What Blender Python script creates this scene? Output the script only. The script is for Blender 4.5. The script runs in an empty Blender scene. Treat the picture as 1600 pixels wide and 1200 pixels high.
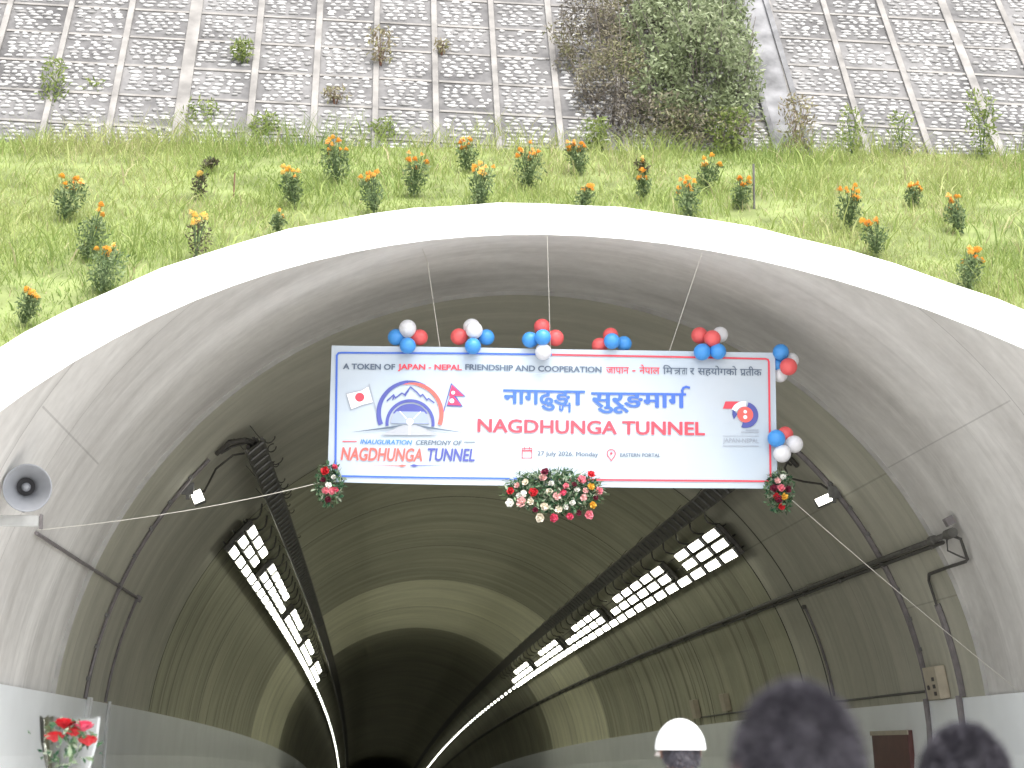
import bpy, bmesh, math, random
import numpy as np
from mathutils import Matrix, Vector

# ------------------------------------------------------------------ camera, sky, sun, exposure
SC = bpy.context.scene
COL = SC.collection
rad = math.radians
ZC = 1.62                      # height of the tunnel axis above the road
R_IN = 5.6                     # radius of the portal vault
R_LN = 5.574                   # radius of the inner lining
CAMP = Vector((-1.7984, 0.0, 1.697))

cam_d = bpy.data.cameras.new("camera")
cam = bpy.data.objects.new("camera", cam_d)
COL.objects.link(cam)
cam_d.sensor_width = 36.0
cam_d.lens = 36.0 * 2944.15 / 1600.0
cam_d.clip_start = 0.1
cam_d.clip_end = 3000
cam.location = CAMP
cam.rotation_euler = (rad(90) + 0.1909, 0, -0.0713)
cam_d.dof.use_dof = True
cam_d.dof.focus_distance = 22.5
cam_d.dof.aperture_fstop = 3.2
SC.camera = cam

SUN_EL, SUN_AZ = rad(64), rad(158)      # azimuth: clockwise from +Y, where the sun stands
world = bpy.data.worlds.new("World")
SC.world = world
world.use_nodes = True
wn, wl = world.node_tree.nodes, world.node_tree.links
sky = wn.new("ShaderNodeTexSky")
sky.sky_type = 'NISHITA'
sky.sun_disc = False
sky.sun_elevation = SUN_EL
sky.sun_rotation = SUN_AZ
sky.air_density = 1.0
sky.dust_density = 4.0
sky.ozone_density = 1.0
hs = wn.new("ShaderNodeHueSaturation")
hs.inputs["Saturation"].default_value = 0.3
wl.new(sky.outputs[0], hs.inputs["Color"])
wl.new(hs.outputs[0], wn["Background"].inputs[0])
wn["Background"].inputs[1].default_value = 0.15

sun_d = bpy.data.lights.new("sun", 'SUN')
sun_d.energy = 1.2
sun_d.angle = rad(35)
sun_d.color = (1.0, 0.97, 0.92)
sun = bpy.data.objects.new("sun", sun_d)
COL.objects.link(sun)
sd = Vector((math.sin(SUN_AZ) * math.cos(SUN_EL), math.cos(SUN_AZ) * math.cos(SUN_EL), math.sin(SUN_EL)))
sun.rotation_euler = sd.to_track_quat('Z', 'Y').to_euler()
sun.location = (0, -30, 60)

SC.view_settings.view_transform = 'Standard'
SC.view_settings.look = 'None'
SC.view_settings.gamma = 1.0
SC.view_settings.exposure = 1.7
SC.render.engine = 'CYCLES'
SC.cycles.max_bounces = 8
SC.cycles.diffuse_bounces = 5
SC.cycles.use_denoising = True

RNG = np.random.default_rng(7)
random.seed(7)

# ------------------------------------------------------------------ helpers
def axis(y):                      # sideways and downward drift of the tunnel axis with depth
    u = max(y - 17.47, 0.0)
    return -u * u * 0.361e-4, -u * u * 1.871e-4

def tp(th, y, r):                 # a point inside the tunnel: angle from crown (deg), depth, radius
    ax, az = axis(y)
    t = rad(th)
    return Vector((ax + r * math.sin(t), y, ZC + az + r * math.cos(t)))

D0, PA, PB = 19.8956, 1.6312, -0.0119
def py_(x, zc, off=0.0):          # depth of the slanted portal plane (raised by off)
    return D0 + PA * (zc - R_IN - off) + PB * x
def ground_z(x, y, off=0.0):      # height of the grass slope at x, y
    return (y - D0 - PB * x) / PA + R_IN + ZC + off

def tag(o, label=None, cat=None, group=None, kind=None):
    if label: o['label'] = label
    if cat: o['category'] = cat
    if group: o['group'] = group
    if kind: o['kind'] = kind
    return o

def thing(name, label, cat, loc=(0, 0, 0), group=None, mat=None):
    o = bpy.data.objects.new(name, None)
    COL.objects.link(o)
    o.empty_display_size = 0.2
    if mat is not None: o.matrix_world = mat
    else: o.location = loc
    return tag(o, label, cat, group)

class Geo:
    def __init__(s): s.v = []; s.f = []
    def add(s, vs, fs):
        b = len(s.v); s.v += [tuple(v) for v in vs]; s.f += [tuple(i + b for i in f) for f in fs]
    def box(s, c, size, M=None):
        x, y, z = [k / 2 for k in size]; c = Vector(c)
        vs = [Vector((a, b_, d)) for a in (-x, x) for b_ in (-y, y) for d in (-z, z)]
        if M is not None: vs = [M @ v for v in vs]
        s.add([v + c for v in vs], [(0, 1, 3, 2), (4, 6, 7, 5), (0, 4, 5, 1), (2, 3, 7, 6), (0, 2, 6, 4), (1, 5, 7, 3)])
    def quad(s, a, b, c, d): s.add([a, b, c, d], [(0, 1, 2, 3)])
    def tube(s, pts, r, n=6, caps=True):
        pts = [Vector(p) for p in pts]
        rs = r if isinstance(r, (list, tuple)) else [r] * len(pts)
        vs = []; fs = []
        up = Vector((0.13, 0.21, 0.97))
        for i, p in enumerate(pts):
            t = (pts[min(i + 1, len(pts) - 1)] - pts[max(i - 1, 0)]).normalized()
            a = t.cross(up)
            if a.length < 0.05: a = t.cross(Vector((1, 0, 0)))
            a.normalize(); b = t.cross(a)
            for k in range(n):
                an = 2 * math.pi * k / n
                vs.append(p + (a * math.cos(an) + b * math.sin(an)) * rs[i])
        for i in range(len(pts) - 1):
            for k in range(n):
                k2 = (k + 1) % n
                fs.append((i * n + k, i * n + k2, (i + 1) * n + k2, (i + 1) * n + k))
        if caps:
            fs.append(tuple(range(n - 1, -1, -1))); fs.append(tuple((len(pts) - 1) * n + k for k in range(n)))
        s.add(vs, fs)
    def ell(s, c, rx, ry, rz, nu=8, nv=5, M=None, jit=0.0):
        c = Vector(c); vs = [Vector((0, 0, rz))]
        for j in range(1, nv):
            ph = math.pi * j / nv
            for i in range(nu):
                a = 2 * math.pi * i / nu
                q = 1 + random.uniform(-jit, jit)
                vs.append(Vector((rx * math.sin(ph) * math.cos(a) * q, ry * math.sin(ph) * math.sin(a) * q, rz * math.cos(ph) * q)))
        vs.append(Vector((0, 0, -rz)))
        fs = [(0, 1 + i, 1 + (i + 1) % nu) for i in range(nu)]
        for j in range(nv - 2):
            for i in range(nu):
                a, b = 1 + j * nu + i, 1 + j * nu + (i + 1) % nu
                fs.append((a, a + nu, b + nu, b))
        L = len(vs) - 1; b0 = 1 + (nv - 2) * nu
        fs += [(L, b0 + (i + 1) % nu, b0 + i) for i in range(nu)]
        if M is not None: vs = [M @ v for v in vs]
        s.add([v + c for v in vs], fs)
    def lathe(s, prof, n=24, M=None):     # prof: (radius, z)
        vs = []; fs = []
        for r, z in prof:
            for k in range(n):
                a = 2 * math.pi * k / n
                v = Vector((r * math.cos(a), r * math.sin(a), z))
                vs.append(M @ v if M is not None else v)
        for i in range(len(prof) - 1):
            for k in range(n):
                k2 = (k + 1) % n
                fs.append((i * n + k, i * n + k2, (i + 1) * n + k2, (i + 1) * n + k))
        s.add(vs, fs)
    def build(s, name, mat, parent=None, smooth=False, bevel=0.0):
        me = bpy.data.meshes.new(name)
        me.from_pydata(s.v, [], s.f); me.update()
        return link(name, me, mat, parent, smooth, bevel)

def link(name, me, mat, parent=None, smooth=False, bevel=0.0):
    if mat is not None: me.materials.append(mat)
    if smooth: me.polygons.foreach_set("use_smooth", [True] * len(me.polygons))
    if bevel:
        bm = bmesh.new(); bm.from_mesh(me)
        bmesh.ops.bevel(bm, geom=list(bm.edges), offset=bevel, segments=2, affect='EDGES', profile=0.5)
        bm.to_mesh(me); bm.free()
    o = bpy.data.objects.new(name, me)
    COL.objects.link(o)
    if parent is not None:
        o.parent = parent
        if parent.name == 'tunnel': o.matrix_parent_inverse = Matrix.Translation(-parent.location)
    return o

def np_mesh(name, verts, faces, tint=None, uv=None):   # faces: (n,4) or (n,3) array
    me = bpy.data.meshes.new(name)
    nv, nf, k = len(verts), len(faces), faces.shape[1]
    me.vertices.add(nv); me.vertices.foreach_set("co", verts.astype(np.float32).ravel())
    me.loops.add(nf * k); me.loops.foreach_set("vertex_index", faces.astype(np.int32).ravel())
    me.polygons.add(nf)
    me.polygons.foreach_set("loop_start", np.arange(0, nf * k, k, dtype=np.int32))
    me.polygons.foreach_set("loop_total", np.full(nf, k, dtype=np.int32))
    if tint is not None:
        a = me.attributes.new("tint", 'FLOAT', 'POINT'); a.data.foreach_set("value", tint.astype(np.float32))
    if uv is not None:
        l = me.uv_layers.new(name="uv"); l.data.foreach_set("uv", uv[faces.ravel()].astype(np.float32).ravel())
    me.update(calc_edges=True); me.validate()
    return me

def leaves(cent, size, aspect=0.45, tint=None, up=0.3):   # a cloud of bent leaf-shaped faces
    n = len(cent)
    d = RNG.normal(size=(n, 3)); d[:, 2] += up; d /= np.linalg.norm(d, axis=1)[:, None]
    s = np.cross(d, RNG.normal(size=(n, 3))); s /= np.linalg.norm(s, axis=1)[:, None]
    nn = np.cross(d, s)
    L = (size * RNG.uniform(0.6, 1.35, n))[:, None]
    W = L * aspect * 0.5
    bend = nn * L * RNG.uniform(-0.18, 0.18, n)[:, None]
    v = np.stack([cent, cent + d * L * 0.5 + s * W + bend, cent + d * L, cent + d * L * 0.5 - s * W + bend], 1).reshape(-1, 3)
    f = np.arange(4 * n).reshape(n, 4)
    t = np.repeat(RNG.uniform(0, 1, n) if tint is None else tint, 4)
    return v, f, t

# ------------------------------------------------------------------ materials
def mat_new(name):
    m = bpy.data.materials.new(name); m.use_nodes = True
    return m, m.node_tree.nodes, m.node_tree.links, m.node_tree.nodes["Principled BSDF"]

def plain(name, col, rough=0.6, var=0.12, scale=6.0, metal=0.0, bump=0.0, spec=0.5):
    m, n, l, p = mat_new(name)
    tc = n.new("ShaderNodeTexCoord"); no = n.new("ShaderNodeTexNoise")
    no.inputs["Scale"].default_value = scale; no.inputs["Detail"].default_value = 5
    l.new(tc.outputs["Object"], no.inputs["Vector"])
    rp = n.new("ShaderNodeValToRGB")
    rp.color_ramp.elements[0].position = 0.3; rp.color_ramp.elements[1].position = 0.7
    rp.color_ramp.elements[0].color = (*[c * (1 - var) for c in col], 1)
    rp.color_ramp.elements[1].color = (*[min(c * (1 + var), 1) for c in col], 1)
    l.new(no.outputs["Fac"], rp.inputs[0]); l.new(rp.outputs[0], p.inputs["Base Color"])
    p.inputs["Roughness"].default_value = rough; p.inputs["Metallic"].default_value = metal
    p.inputs["Specular IOR Level"].default_value = spec
    if bump:
        b = n.new("ShaderNodeBump"); b.inputs["Strength"].default_value = bump; b.inputs["Distance"].default_value = 0.02
        l.new(no.outputs["Fac"], b.inputs["Height"]); l.new(b.outputs[0], p.inputs["Normal"])
    return m

def foliage(name, cols, trans=0.35, rough=0.6):
    m, n, l, p = mat_new(name)
    at = n.new("ShaderNodeAttribute"); at.attribute_name = "tint"
    rp = n.new("ShaderNodeValToRGB"); el = rp.color_ramp.elements
    while len(el) < len(cols): el.new(0.5)
    for i, c in enumerate(cols):
        el[i].position = i / (len(cols) - 1); el[i].color = (*c, 1)
    l.new(at.outputs["Fac"], rp.inputs[0])
    l.new(rp.outputs[0], p.inputs["Base Color"])
    p.inputs["Roughness"].default_value = rough
    p.inputs["Specular IOR Level"].default_value = 0.25
    tr = n.new("ShaderNodeBsdfTranslucent"); mx = n.new("ShaderNodeMixShader")
    l.new(rp.outputs[0], tr.inputs["Color"])
    mx.inputs[0].default_value = trans
    l.new(p.outputs[0], mx.inputs[1]); l.new(tr.outputs[0], mx.inputs[2])
    l.new(mx.outputs[0], n["Material Output"].inputs["Surface"])
    return m

def emit(name, col, strength):
    m, n, l, p = mat_new(name)
    p.inputs["Base Color"].default_value = (0.8, 0.8, 0.8, 1)
    p.inputs["Emission Color"].default_value = (*col, 1)
    p.inputs["Emission Strength"].default_value = strength
    return m

def concrete(name, dark, light, seed=0.0, seams=(), rings=(), wet=0.0, streak=1.0):
    """cast concrete on the u (round the vault, metres) / v (depth, metres) layout of the lining"""
    m, n, l, p = mat_new(name)
    uv = n.new("ShaderNodeUVMap"); uv.uv_map = "uv"
    def noise(sx, sy, sc, det, off, dist=0.0):
        mp = n.new("ShaderNodeMapping"); mp.inputs["Scale"].default_value = (sx, sy, 1)
        mp.inputs["Location"].default_value = (seed * 7.3 + off, seed * 3.1 + off * 2, seed)
        l.new(uv.outputs[0], mp.inputs[0])
        t = n.new("ShaderNodeTexNoise"); t.inputs["Scale"].default_value = sc; t.inputs["Detail"].default_value = det
        t.inputs["Roughness"].default_value = 0.62; t.inputs["Distortion"].default_value = dist
        l.new(mp.outputs[0], t.inputs["Vector"]); return t.outputs["Fac"]
    def mth(op, a, b=None, c=None):
        k = n.new("ShaderNodeMath"); k.operation = op
        for i, x in enumerate((a, b, c)):
            if x is None: continue
            if isinstance(x, (int, float)): k.inputs[i].default_value = x
            else: l.new(x, k.inputs[i])
        return k.outputs[0]
    st = noise(0.10, 1.5, 1.0, 7, 1.0, 0.6)
    bl = noise(0.35, 0.55, 0.8, 5, 5.0, 0.8)
    fi = noise(1, 1, 6.0, 6, 9.0)
    s = mth('MULTIPLY_ADD', st, 0.55 * streak, mth('MULTIPLY_ADD', bl, 0.5, mth('MULTIPLY', fi, 0.18)))
    rp = n.new("ShaderNodeValToRGB"); el = rp.color_ramp.elements
    base = 0.115 + 0.275 * streak + 0.22
    el[0].position = base - 0.20; el[0].color = (*dark, 1)
    el[1].position = base + 0.17; el[1].color = (*light, 1)
    l.new(s, rp.inputs[0])
    colr = rp.outputs[0]
    sep = n.new("ShaderNodeSeparateXYZ"); l.new(uv.outputs[0], sep.inputs[0])
    U, V = sep.outputs[0], sep.outputs[1]
    def darken(mask, colour, amt):
        nonlocal colr
        mx = n.new("ShaderNodeMix"); mx.data_type = 'RGBA'
        l.new(mth('MULTIPLY', mask, amt), mx.inputs[0]); l.new(colr, mx.inputs[6])
        mx.inputs[7].default_value = (*colour, 1); colr = mx.outputs[2]
    sc_ = tuple(c * 0.45 for c in dark)
    for v0, w in rings:                                   # formwork joint round the vault
        darken(mth('LESS_THAN', mth('ABSOLUTE', mth('SUBTRACT', V, v0)), w), sc_, 0.5)
    for u0, v0, v1, w in seams:                           # formwork joint along the tunnel
        k = mth('LESS_THAN', mth('ABSOLUTE', mth('SUBTRACT', U, u0)), w)
        k = mth('MULTIPLY', k, mth('GREATER_THAN', V, v0)); k = mth('MULTIPLY', k, mth('LESS_THAN', V, v1))
        darken(k, sc_, 0.35)
    if wet:                                               # damp runs down the walls
        d = noise(0.06, 2.6, 1.0, 4, 13.0, 0.3)
        side = mth('MULTIPLY', mth('GREATER_THAN', d, 0.57), mth('MULTIPLY', mth('ABSOLUTE', U), 0.12))
        darken(side, tuple(c * 0.5 for c in dark), wet)
        d2 = noise(0.05, 3.3, 1.0, 3, 21.0, 0.3)
        lt = mth('MULTIPLY', mth('GREATER_THAN', d2, 0.63), 0.8)
        darken(lt, tuple(min(1, c * 1.35) for c in light), wet * 0.55)
    l.new(colr, p.inputs["Base Color"])
    p.inputs["Roughness"].default_value = 0.75
    p.inputs["Specular IOR Level"].default_value = 0.25
    b = n.new("ShaderNodeBump"); b.inputs["Strength"].default_value = 0.25; b.inputs["Distance"].default_value = 0.03
    l.new(s, b.inputs["Height"]); l.new(b.outputs[0], p.inputs["Normal"])
    return m

M = {}
M['asphalt'] = plain('asphalt', (0.20, 0.197, 0.185), 0.85, 0.3, 3.0, bump=0.2)
M['paving'] = plain('paving', (0.48, 0.47, 0.45), 0.85, 0.2, 1.5, bump=0.2)  # made pale so the unseen forecourt bounces fill light up into the vault
M['earth'] = plain('grass_earth', (0.16, 0.19, 0.075), 0.95, 0.35, 2.2, bump=0.6, spec=0.1)
M['white_paint'] = plain('white_paint', (0.80, 0.80, 0.79), 0.55, 0.05, 2.5, bump=0.05)
M['galv'] = plain('galvanised_steel', (0.16, 0.16, 0.155), 0.5, 0.25, 12, metal=0.4)
M['dark_steel'] = plain('dark_steel', (0.10, 0.096, 0.086), 0.6, 0.3, 10, metal=0.2)
M['cable'] = plain('black_cable', (0.065, 0.062, 0.056), 0.6, 0.2, 10)
M['conduit'] = plain('grey_conduit', (0.17, 0.155, 0.155), 0.55, 0.2, 9)
M['light_conduit'] = plain('pale_conduit', (0.50, 0.51, 0.50), 0.45, 0.1, 9)
M['panel'] = plain('wall_panel_enamel', (0.82, 0.85, 0.86), 0.3, 0.05, 1.2)
M['rope'] = plain('rope', (0.55, 0.53, 0.47), 0.8, 0.1, 20)
M['lamp'] = emit('lamp_diffuser', (1.0, 1.0, 0.86), 3.2)
M['flood'] = emit('floodlight_diffuser', (1.0, 0.99, 0.88), 3.0)
M['beige_box'] = plain('beige_box', (0.42, 0.37, 0.28), 0.5, 0.1, 8)
M['ink'] = plain('dark_ink', (0.06, 0.05, 0.05), 0.6, 0.05, 8)
M['maroon'] = plain('maroon_paint', (0.10, 0.035, 0.03), 0.5, 0.15, 8)
M['horn'] = plain('horn_grey', (0.27, 0.28, 0.30), 0.4, 0.06, 5)
M['horn_dark'] = plain('horn_throat', (0.07, 0.07, 0.075), 0.5, 0.1, 5)
M['mortar'] = None

# ------------------------------------------------------------------ ground and road
g = Geo(); g.quad((-150, -250, 0), (150, -250, 0), (150, 7.9, 0), (-150, 7.9, 0)); g.quad((-5.55, 7.9, 0), (5.55, 7.9, 0), (5.55, 17.4, 0), (-5.55, 17.4, 0))
tag(g.build('ground', M['paving']), 'grey paved forecourt before the tunnel', 'ground', kind='structure')
g = Geo()
ys_ = [17.4] + list(np.linspace(22, 330, 70))
for a, b in zip(ys_[:-1], ys_[1:]):
    (xa, za), (xb, zb) = axis(a), axis(b)
    g.quad((xa - 4.2, a, za + .004), (xa + 4.2, a, za + .004), (xb + 4.2, b, zb + .004), (xb - 4.2, b, zb + .004))
tag(g.build('road', M['asphalt']), 'dark asphalt road running into the tunnel', 'road', kind='structure')
g = Geo()
for a, b in zip(ys_[:-1], ys_[1:]):
    (xa, za), (xb, zb) = axis(a), axis(b)
    for s in (-1, 1):
        h = .15
        g.quad((xa + s * 4.2, a, za + h), (xa + s * 5.4, a, za + h), (xb + s * 5.4, b, zb + h), (xb + s * 4.2, b, zb + h))
        g.quad((xa + s * 4.2, a, za), (xa + s * 4.2, a, za + h), (xb + s * 4.2, b, zb + h), (xb + s * 4.2, b, zb))
tag(g.build('walkway', M['paving']), 'raised concrete walkway along each tunnel wall', 'walkway', kind='structure')

# grass slope: the plane of the slanted portal, from the collar outwards
g = Geo()
NT, RR = 72, [6.22, 6.6, 7.2, 8, 9, 10.5, 12.5, 15, 20, 30, 60]
ths = np.linspace(-105, 105, NT)
vs = []
for r in RR:
    for t in ths:
        x, zc = r * math.sin(rad(t)), r * math.cos(rad(t))
        zc = max(zc, -ZC - 0.25)
        if r > 12: zc = min(zc, 12.0)
        vs.append((x, py_(x, zc) + 0.0, zc + ZC - 0.08))
fs = [(j * NT + i, j * NT + i + 1, (j + 1) * NT + i + 1, (j + 1) * NT + i) for j in range(len(RR) - 1) for i in range(NT - 1)]
g.add(vs, fs)
tag(g.build('grass_slope', M['earth']), 'grassy embankment slope over the portal', 'slope', kind='structure')

# ------------------------------------------------------------------ tunnel
tun = thing('tunnel', 'concrete road tunnel with white portal collar cut flush with the grass slope', 'tunnel', (0, 20, 0))
NS = 84
TH = np.linspace(-106.8, 106.8, NS + 1)
def lining(name, y0, y1, r, mat, step=2.3, front_plane=False):
    vs = []; uv = []; n = max(2, int(math.ceil((y1 - y0) / step)) + 1) if not front_plane else 8
    for j in range(n):
        for t in TH:
            k = j / (n - 1)
            if front_plane:
                x, zc = r * math.sin(rad(t)), r * math.cos(rad(t))
                ya = py_(x, zc); y = ya + (y1 - ya) * k
            else: y = y0 + (y1 - y0) * k
            P = tp(t, y, r); vs.append(P); uv.append((rad(t) * r, y))
    m = NS + 1
    fs = np.array([(j * m + i, j * m + i + 1, (j + 1) * m + i + 1, (j + 1) * m + i) for j in range(n - 1) for i in range(NS)])
    me = np_mesh(name, np.array([tuple(v) for v in vs]), fs, uv=np.array(uv))
    return link(name, me, mat, tun, smooth=True)

OL = lambda a: (a * 1.0, a * 0.985, a * 0.72)
GR = lambda a: (a * 1.0, a * 0.985, a * 0.955)
YA = 22.44
Mp = concrete('portal_concrete', (.38, .365, .34), (.75, .735, .70), 1.0, streak=.75, wet=.12, seams=[(rad(-57.6) * 5.6, 16.4, 19.8, .010), (rad(52) * 5.6, 17.9, YA, .008)],
              rings=[(16.35, .012), (17.85, .008)])
lining('portal_vault', 0, YA, R_IN, Mp, front_plane=True)
bounds = [YA, 31.9, 40.8, 50.0, 58.9, 68.2, 77.5] + [77.5 + 9.3 * k for k in range(1, 28)]
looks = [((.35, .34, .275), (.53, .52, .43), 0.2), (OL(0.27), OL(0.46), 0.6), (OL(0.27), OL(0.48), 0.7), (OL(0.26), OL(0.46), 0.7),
         (OL(0.48), OL(0.72), 0.4), (OL(0.46), OL(0.68), 0.4), (OL(0.22), OL(0.38), 0.6)]  # the two palest rings have a band of reflected light painted into their colour
mats = []
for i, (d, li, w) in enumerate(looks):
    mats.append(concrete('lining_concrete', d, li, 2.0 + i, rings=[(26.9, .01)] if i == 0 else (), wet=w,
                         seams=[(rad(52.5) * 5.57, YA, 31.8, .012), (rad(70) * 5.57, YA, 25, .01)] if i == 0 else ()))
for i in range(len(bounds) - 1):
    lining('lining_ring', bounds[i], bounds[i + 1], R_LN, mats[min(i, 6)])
# the lip where the portal vault meets the lining, and the dark joints between the rings
def ring_band(name, y0, r0, y1, r1, mat, a0=-106, a1=106, n=84):
    g = Geo(); vs = []
    for i in range(n + 1):
        t = a0 + (a1 - a0) * i / n
        vs += [tp(t, y0, r0), tp(t, y1, r1)]
    g.add(vs, [(2 * i, 2 * i + 1, 2 * i + 3, 2 * i + 2) for i in range(n)])
    return g.build(name, mat, tun, smooth=True)
M['lip'] = plain('lining_lip', (0.36, 0.355, 0.33), 0.8, 0.15, 3)
M['joint'] = plain('joint_filler', (0.05, 0.05, 0.045), 0.85, 0.2, 3)
ring_band('lining_lip', YA, R_IN, YA, R_LN - 0.03, M['lip'])
ring_band('lining_lip', YA, R_LN - 0.03, YA + 0.06, R_LN - 0.004, M['lip'])
for yb in bounds[1:13]:
    ring_band('joint_line', yb - .035, R_LN - .004, yb + .035, R_LN - .004, M['joint'])
ring_band('joint_line', 30.15, R_LN - .005, 30.22, R_LN - .005, M['joint'], 20, 86)
# portal collar: the white painted cut face of the lining
R_OUT = R_IN + 0.666
g = Geo(); vs = []
ct = np.linspace(-106.3, 106.3, 49)
NRM = Vector((PB, -1, PA)).normalized()
for t in ct:
    for r in (R_IN, R_OUT):
        for h in (0.0, 1.0):
            x, zc = r * math.sin(rad(t)), r * math.cos(rad(t))
            P = Vector((x, py_(x, zc), zc + ZC))
            if r == R_IN: P = P + Vector((0, 0, 0)) if h == 0 else P + Vector((0, -0.02, 0))
            else: P = P - NRM * 0.5 if h == 0 else P + NRM * (0.015 + 0.010 * math.sin(t * 0.9))
            vs.append(P)
for i in range(len(ct) - 1):
    a, b = 4 * i, 4 * i + 4
    g.f += [(a + 1, a + 3, b + 3, b + 1), (a + 3, a + 2, b + 2, b + 3), (a, a + 1, b + 1, b)]
g.v = [tuple(v) for v in vs]
g.build('portal_collar', M['white_paint'], tun)

# wall cladding: white enamel panels below the vault, with joint trims
for s, nm in ((-1, 'left'), (1, 'right')):
    cl = thing('wall_cladding', 'row of %s white panels lining the %s tunnel wall at the bottom' % ('pale' if s < 0 else 'glossy', nm), 'wall panels', tp(s * 88, 24, 5.5))
    cl_y = [12.5] + list(np.arange(14.5, 60, 2.4)) + list(np.arange(62, 230, 5.0))
    Minv = Matrix.Translation(-cl.location)
    for a, b in zip(cl_y[:-1], cl_y[1:]):
        g = Geo()
        for th0, th1 in ((82.7, 100),):
            def pp(t, y, r): 
                P = tp(s * t, y, r)
                return Minv @ P
            y0, y1 = a, b
            ra, rb = R_LN - .05, R_LN - .002
            q = [pp(82.75, y0, ra), pp(98, y0, ra), pp(98, y1, ra), pp(82.75, y1, ra), pp(82.75, y0, rb), pp(98, y0, rb), pp(98, y1, rb), pp(82.75, y1, rb)]
            mid0, mid1 = pp(90, y0, ra), pp(90, y1, ra)
            g.add(q + [mid0, mid1], [(0, 8, 9, 3), (8, 1, 2, 9), (0, 3, 7, 4)])
        g.build('panel', M['panel'], cl)

# ------------------------------------------------------------------ stone retaining wall above the slope
WT = 0.713
WL = math.hypot(1, WT)
W0 = Vector((0, 23.75, 9.6))
WU = Vector((0, WT, 1)) / WL                      # up the wall
WN = Vector((0, -1, WT)).normalized()             # out of the wall
def wp(x, s, out=0.0): return Vector((x, W0.y, W0.z)) + WU * s + WN * out
wall = thing('retaining_wall', 'sloping stone pitched retaining wall with a grid of concrete ribs', 'retaining wall', wp(0, 0))
WI = Matrix.Translation(-wall.location)
mm, n, l, p = mat_new('wall_mortar')
tc = n.new("ShaderNodeTexCoord")
n1 = n.new("ShaderNodeTexNoise"); n1.inputs["Scale"].default_value = 0.9; n1.inputs["Detail"].default_value = 6
n2 = n.new("ShaderNodeTexNoise"); n2.inputs["Scale"].default_value = 9; n2.inputs["Detail"].default_value = 5
l.new(tc.outputs["Object"], n1.inputs["Vector"]); l.new(tc.outputs["Object"], n2.inputs["Vector"])
ad = n.new("ShaderNodeMath"); ad.operation = 'MULTIPLY_ADD'; ad.inputs[1].default_value = 0.45
l.new(n2.outputs["Fac"], ad.inputs[0]); l.new(n1.outputs["Fac"], ad.inputs[2])
rp = n.new("ShaderNodeValToRGB"); e = rp.color_ramp.elements
e[0].position = .52; e[0].color = (.065, .063, .063, 1); e[1].position = .95; e[1].color = (.19, .185, .182, 1)
l.new(ad.outputs[0], rp.inputs[0]); l.new(rp.outputs[0], p.inputs["Base Color"]); p.inputs["Roughness"].default_value = .9
M['mortar'] = mm
M['stone'] = foliage('wall_stone', [(0.22, 0.215, 0.21), (0.33, 0.325, 0.32), (0.44, 0.435, 0.425)], 0.0, 0.8)
M['rib'] = plain('rib_concrete', (0.20, 0.19, 0.178), 0.85, 0.3, 3.5, bump=0.2)
cols_x = [-12.1, -11.2, -10.35, -9.5, -8.75, -7.9, -7.05, -6.2, -5.36, -4.46, -3.55, -2.72, -1.91, -1.10, -0.28, 0.545, 1.4, 2.2, 3.0, 3.8, 4.64, 5.5, 6.47, 7.35, 8.2, 9.05, 9.9, 10.75, 11.6, 12.4]
wide = {-4.46: .17, 6.47: .13}
def lean(x): return 0.03 * (x - 4.5) if x > 4 else 0.0     # ribs right of the bush lean a little
def rows(x): return [k * .69 - .10 - .048 * (x + 1.45) + (.17 if x > 3.3 else 0) for k in range(-1, 8)]
def bar(a, b, w, h):
    a, b = Vector(a), Vector(b); g = Geo()
    t = (b - a).normalized(); sd_ = t.cross(WN).normalized()
    vs = []
    for q in (a, b):
        for ss in (-1, 1):
            for hh in (0, 1): vs.append(WI @ (q + sd_ * ss * w / 2 + WN * (h if hh else -.05)))
    g.add(vs, [(0, 1, 3, 2), (4, 6, 7, 5), (0, 4, 5, 1), (2, 3, 7, 6), (1, 5, 7, 3)])
    return g
for x in cols_x:
    bar(wp(x, -1.0), wp(x + lean(x) * -.9, 5.6), wide.get(x, .085) * random.uniform(.9, 1.1), .036 + random.uniform(-.006, .006)).build('rib', M['rib'], wall, bevel=.008)
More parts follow.
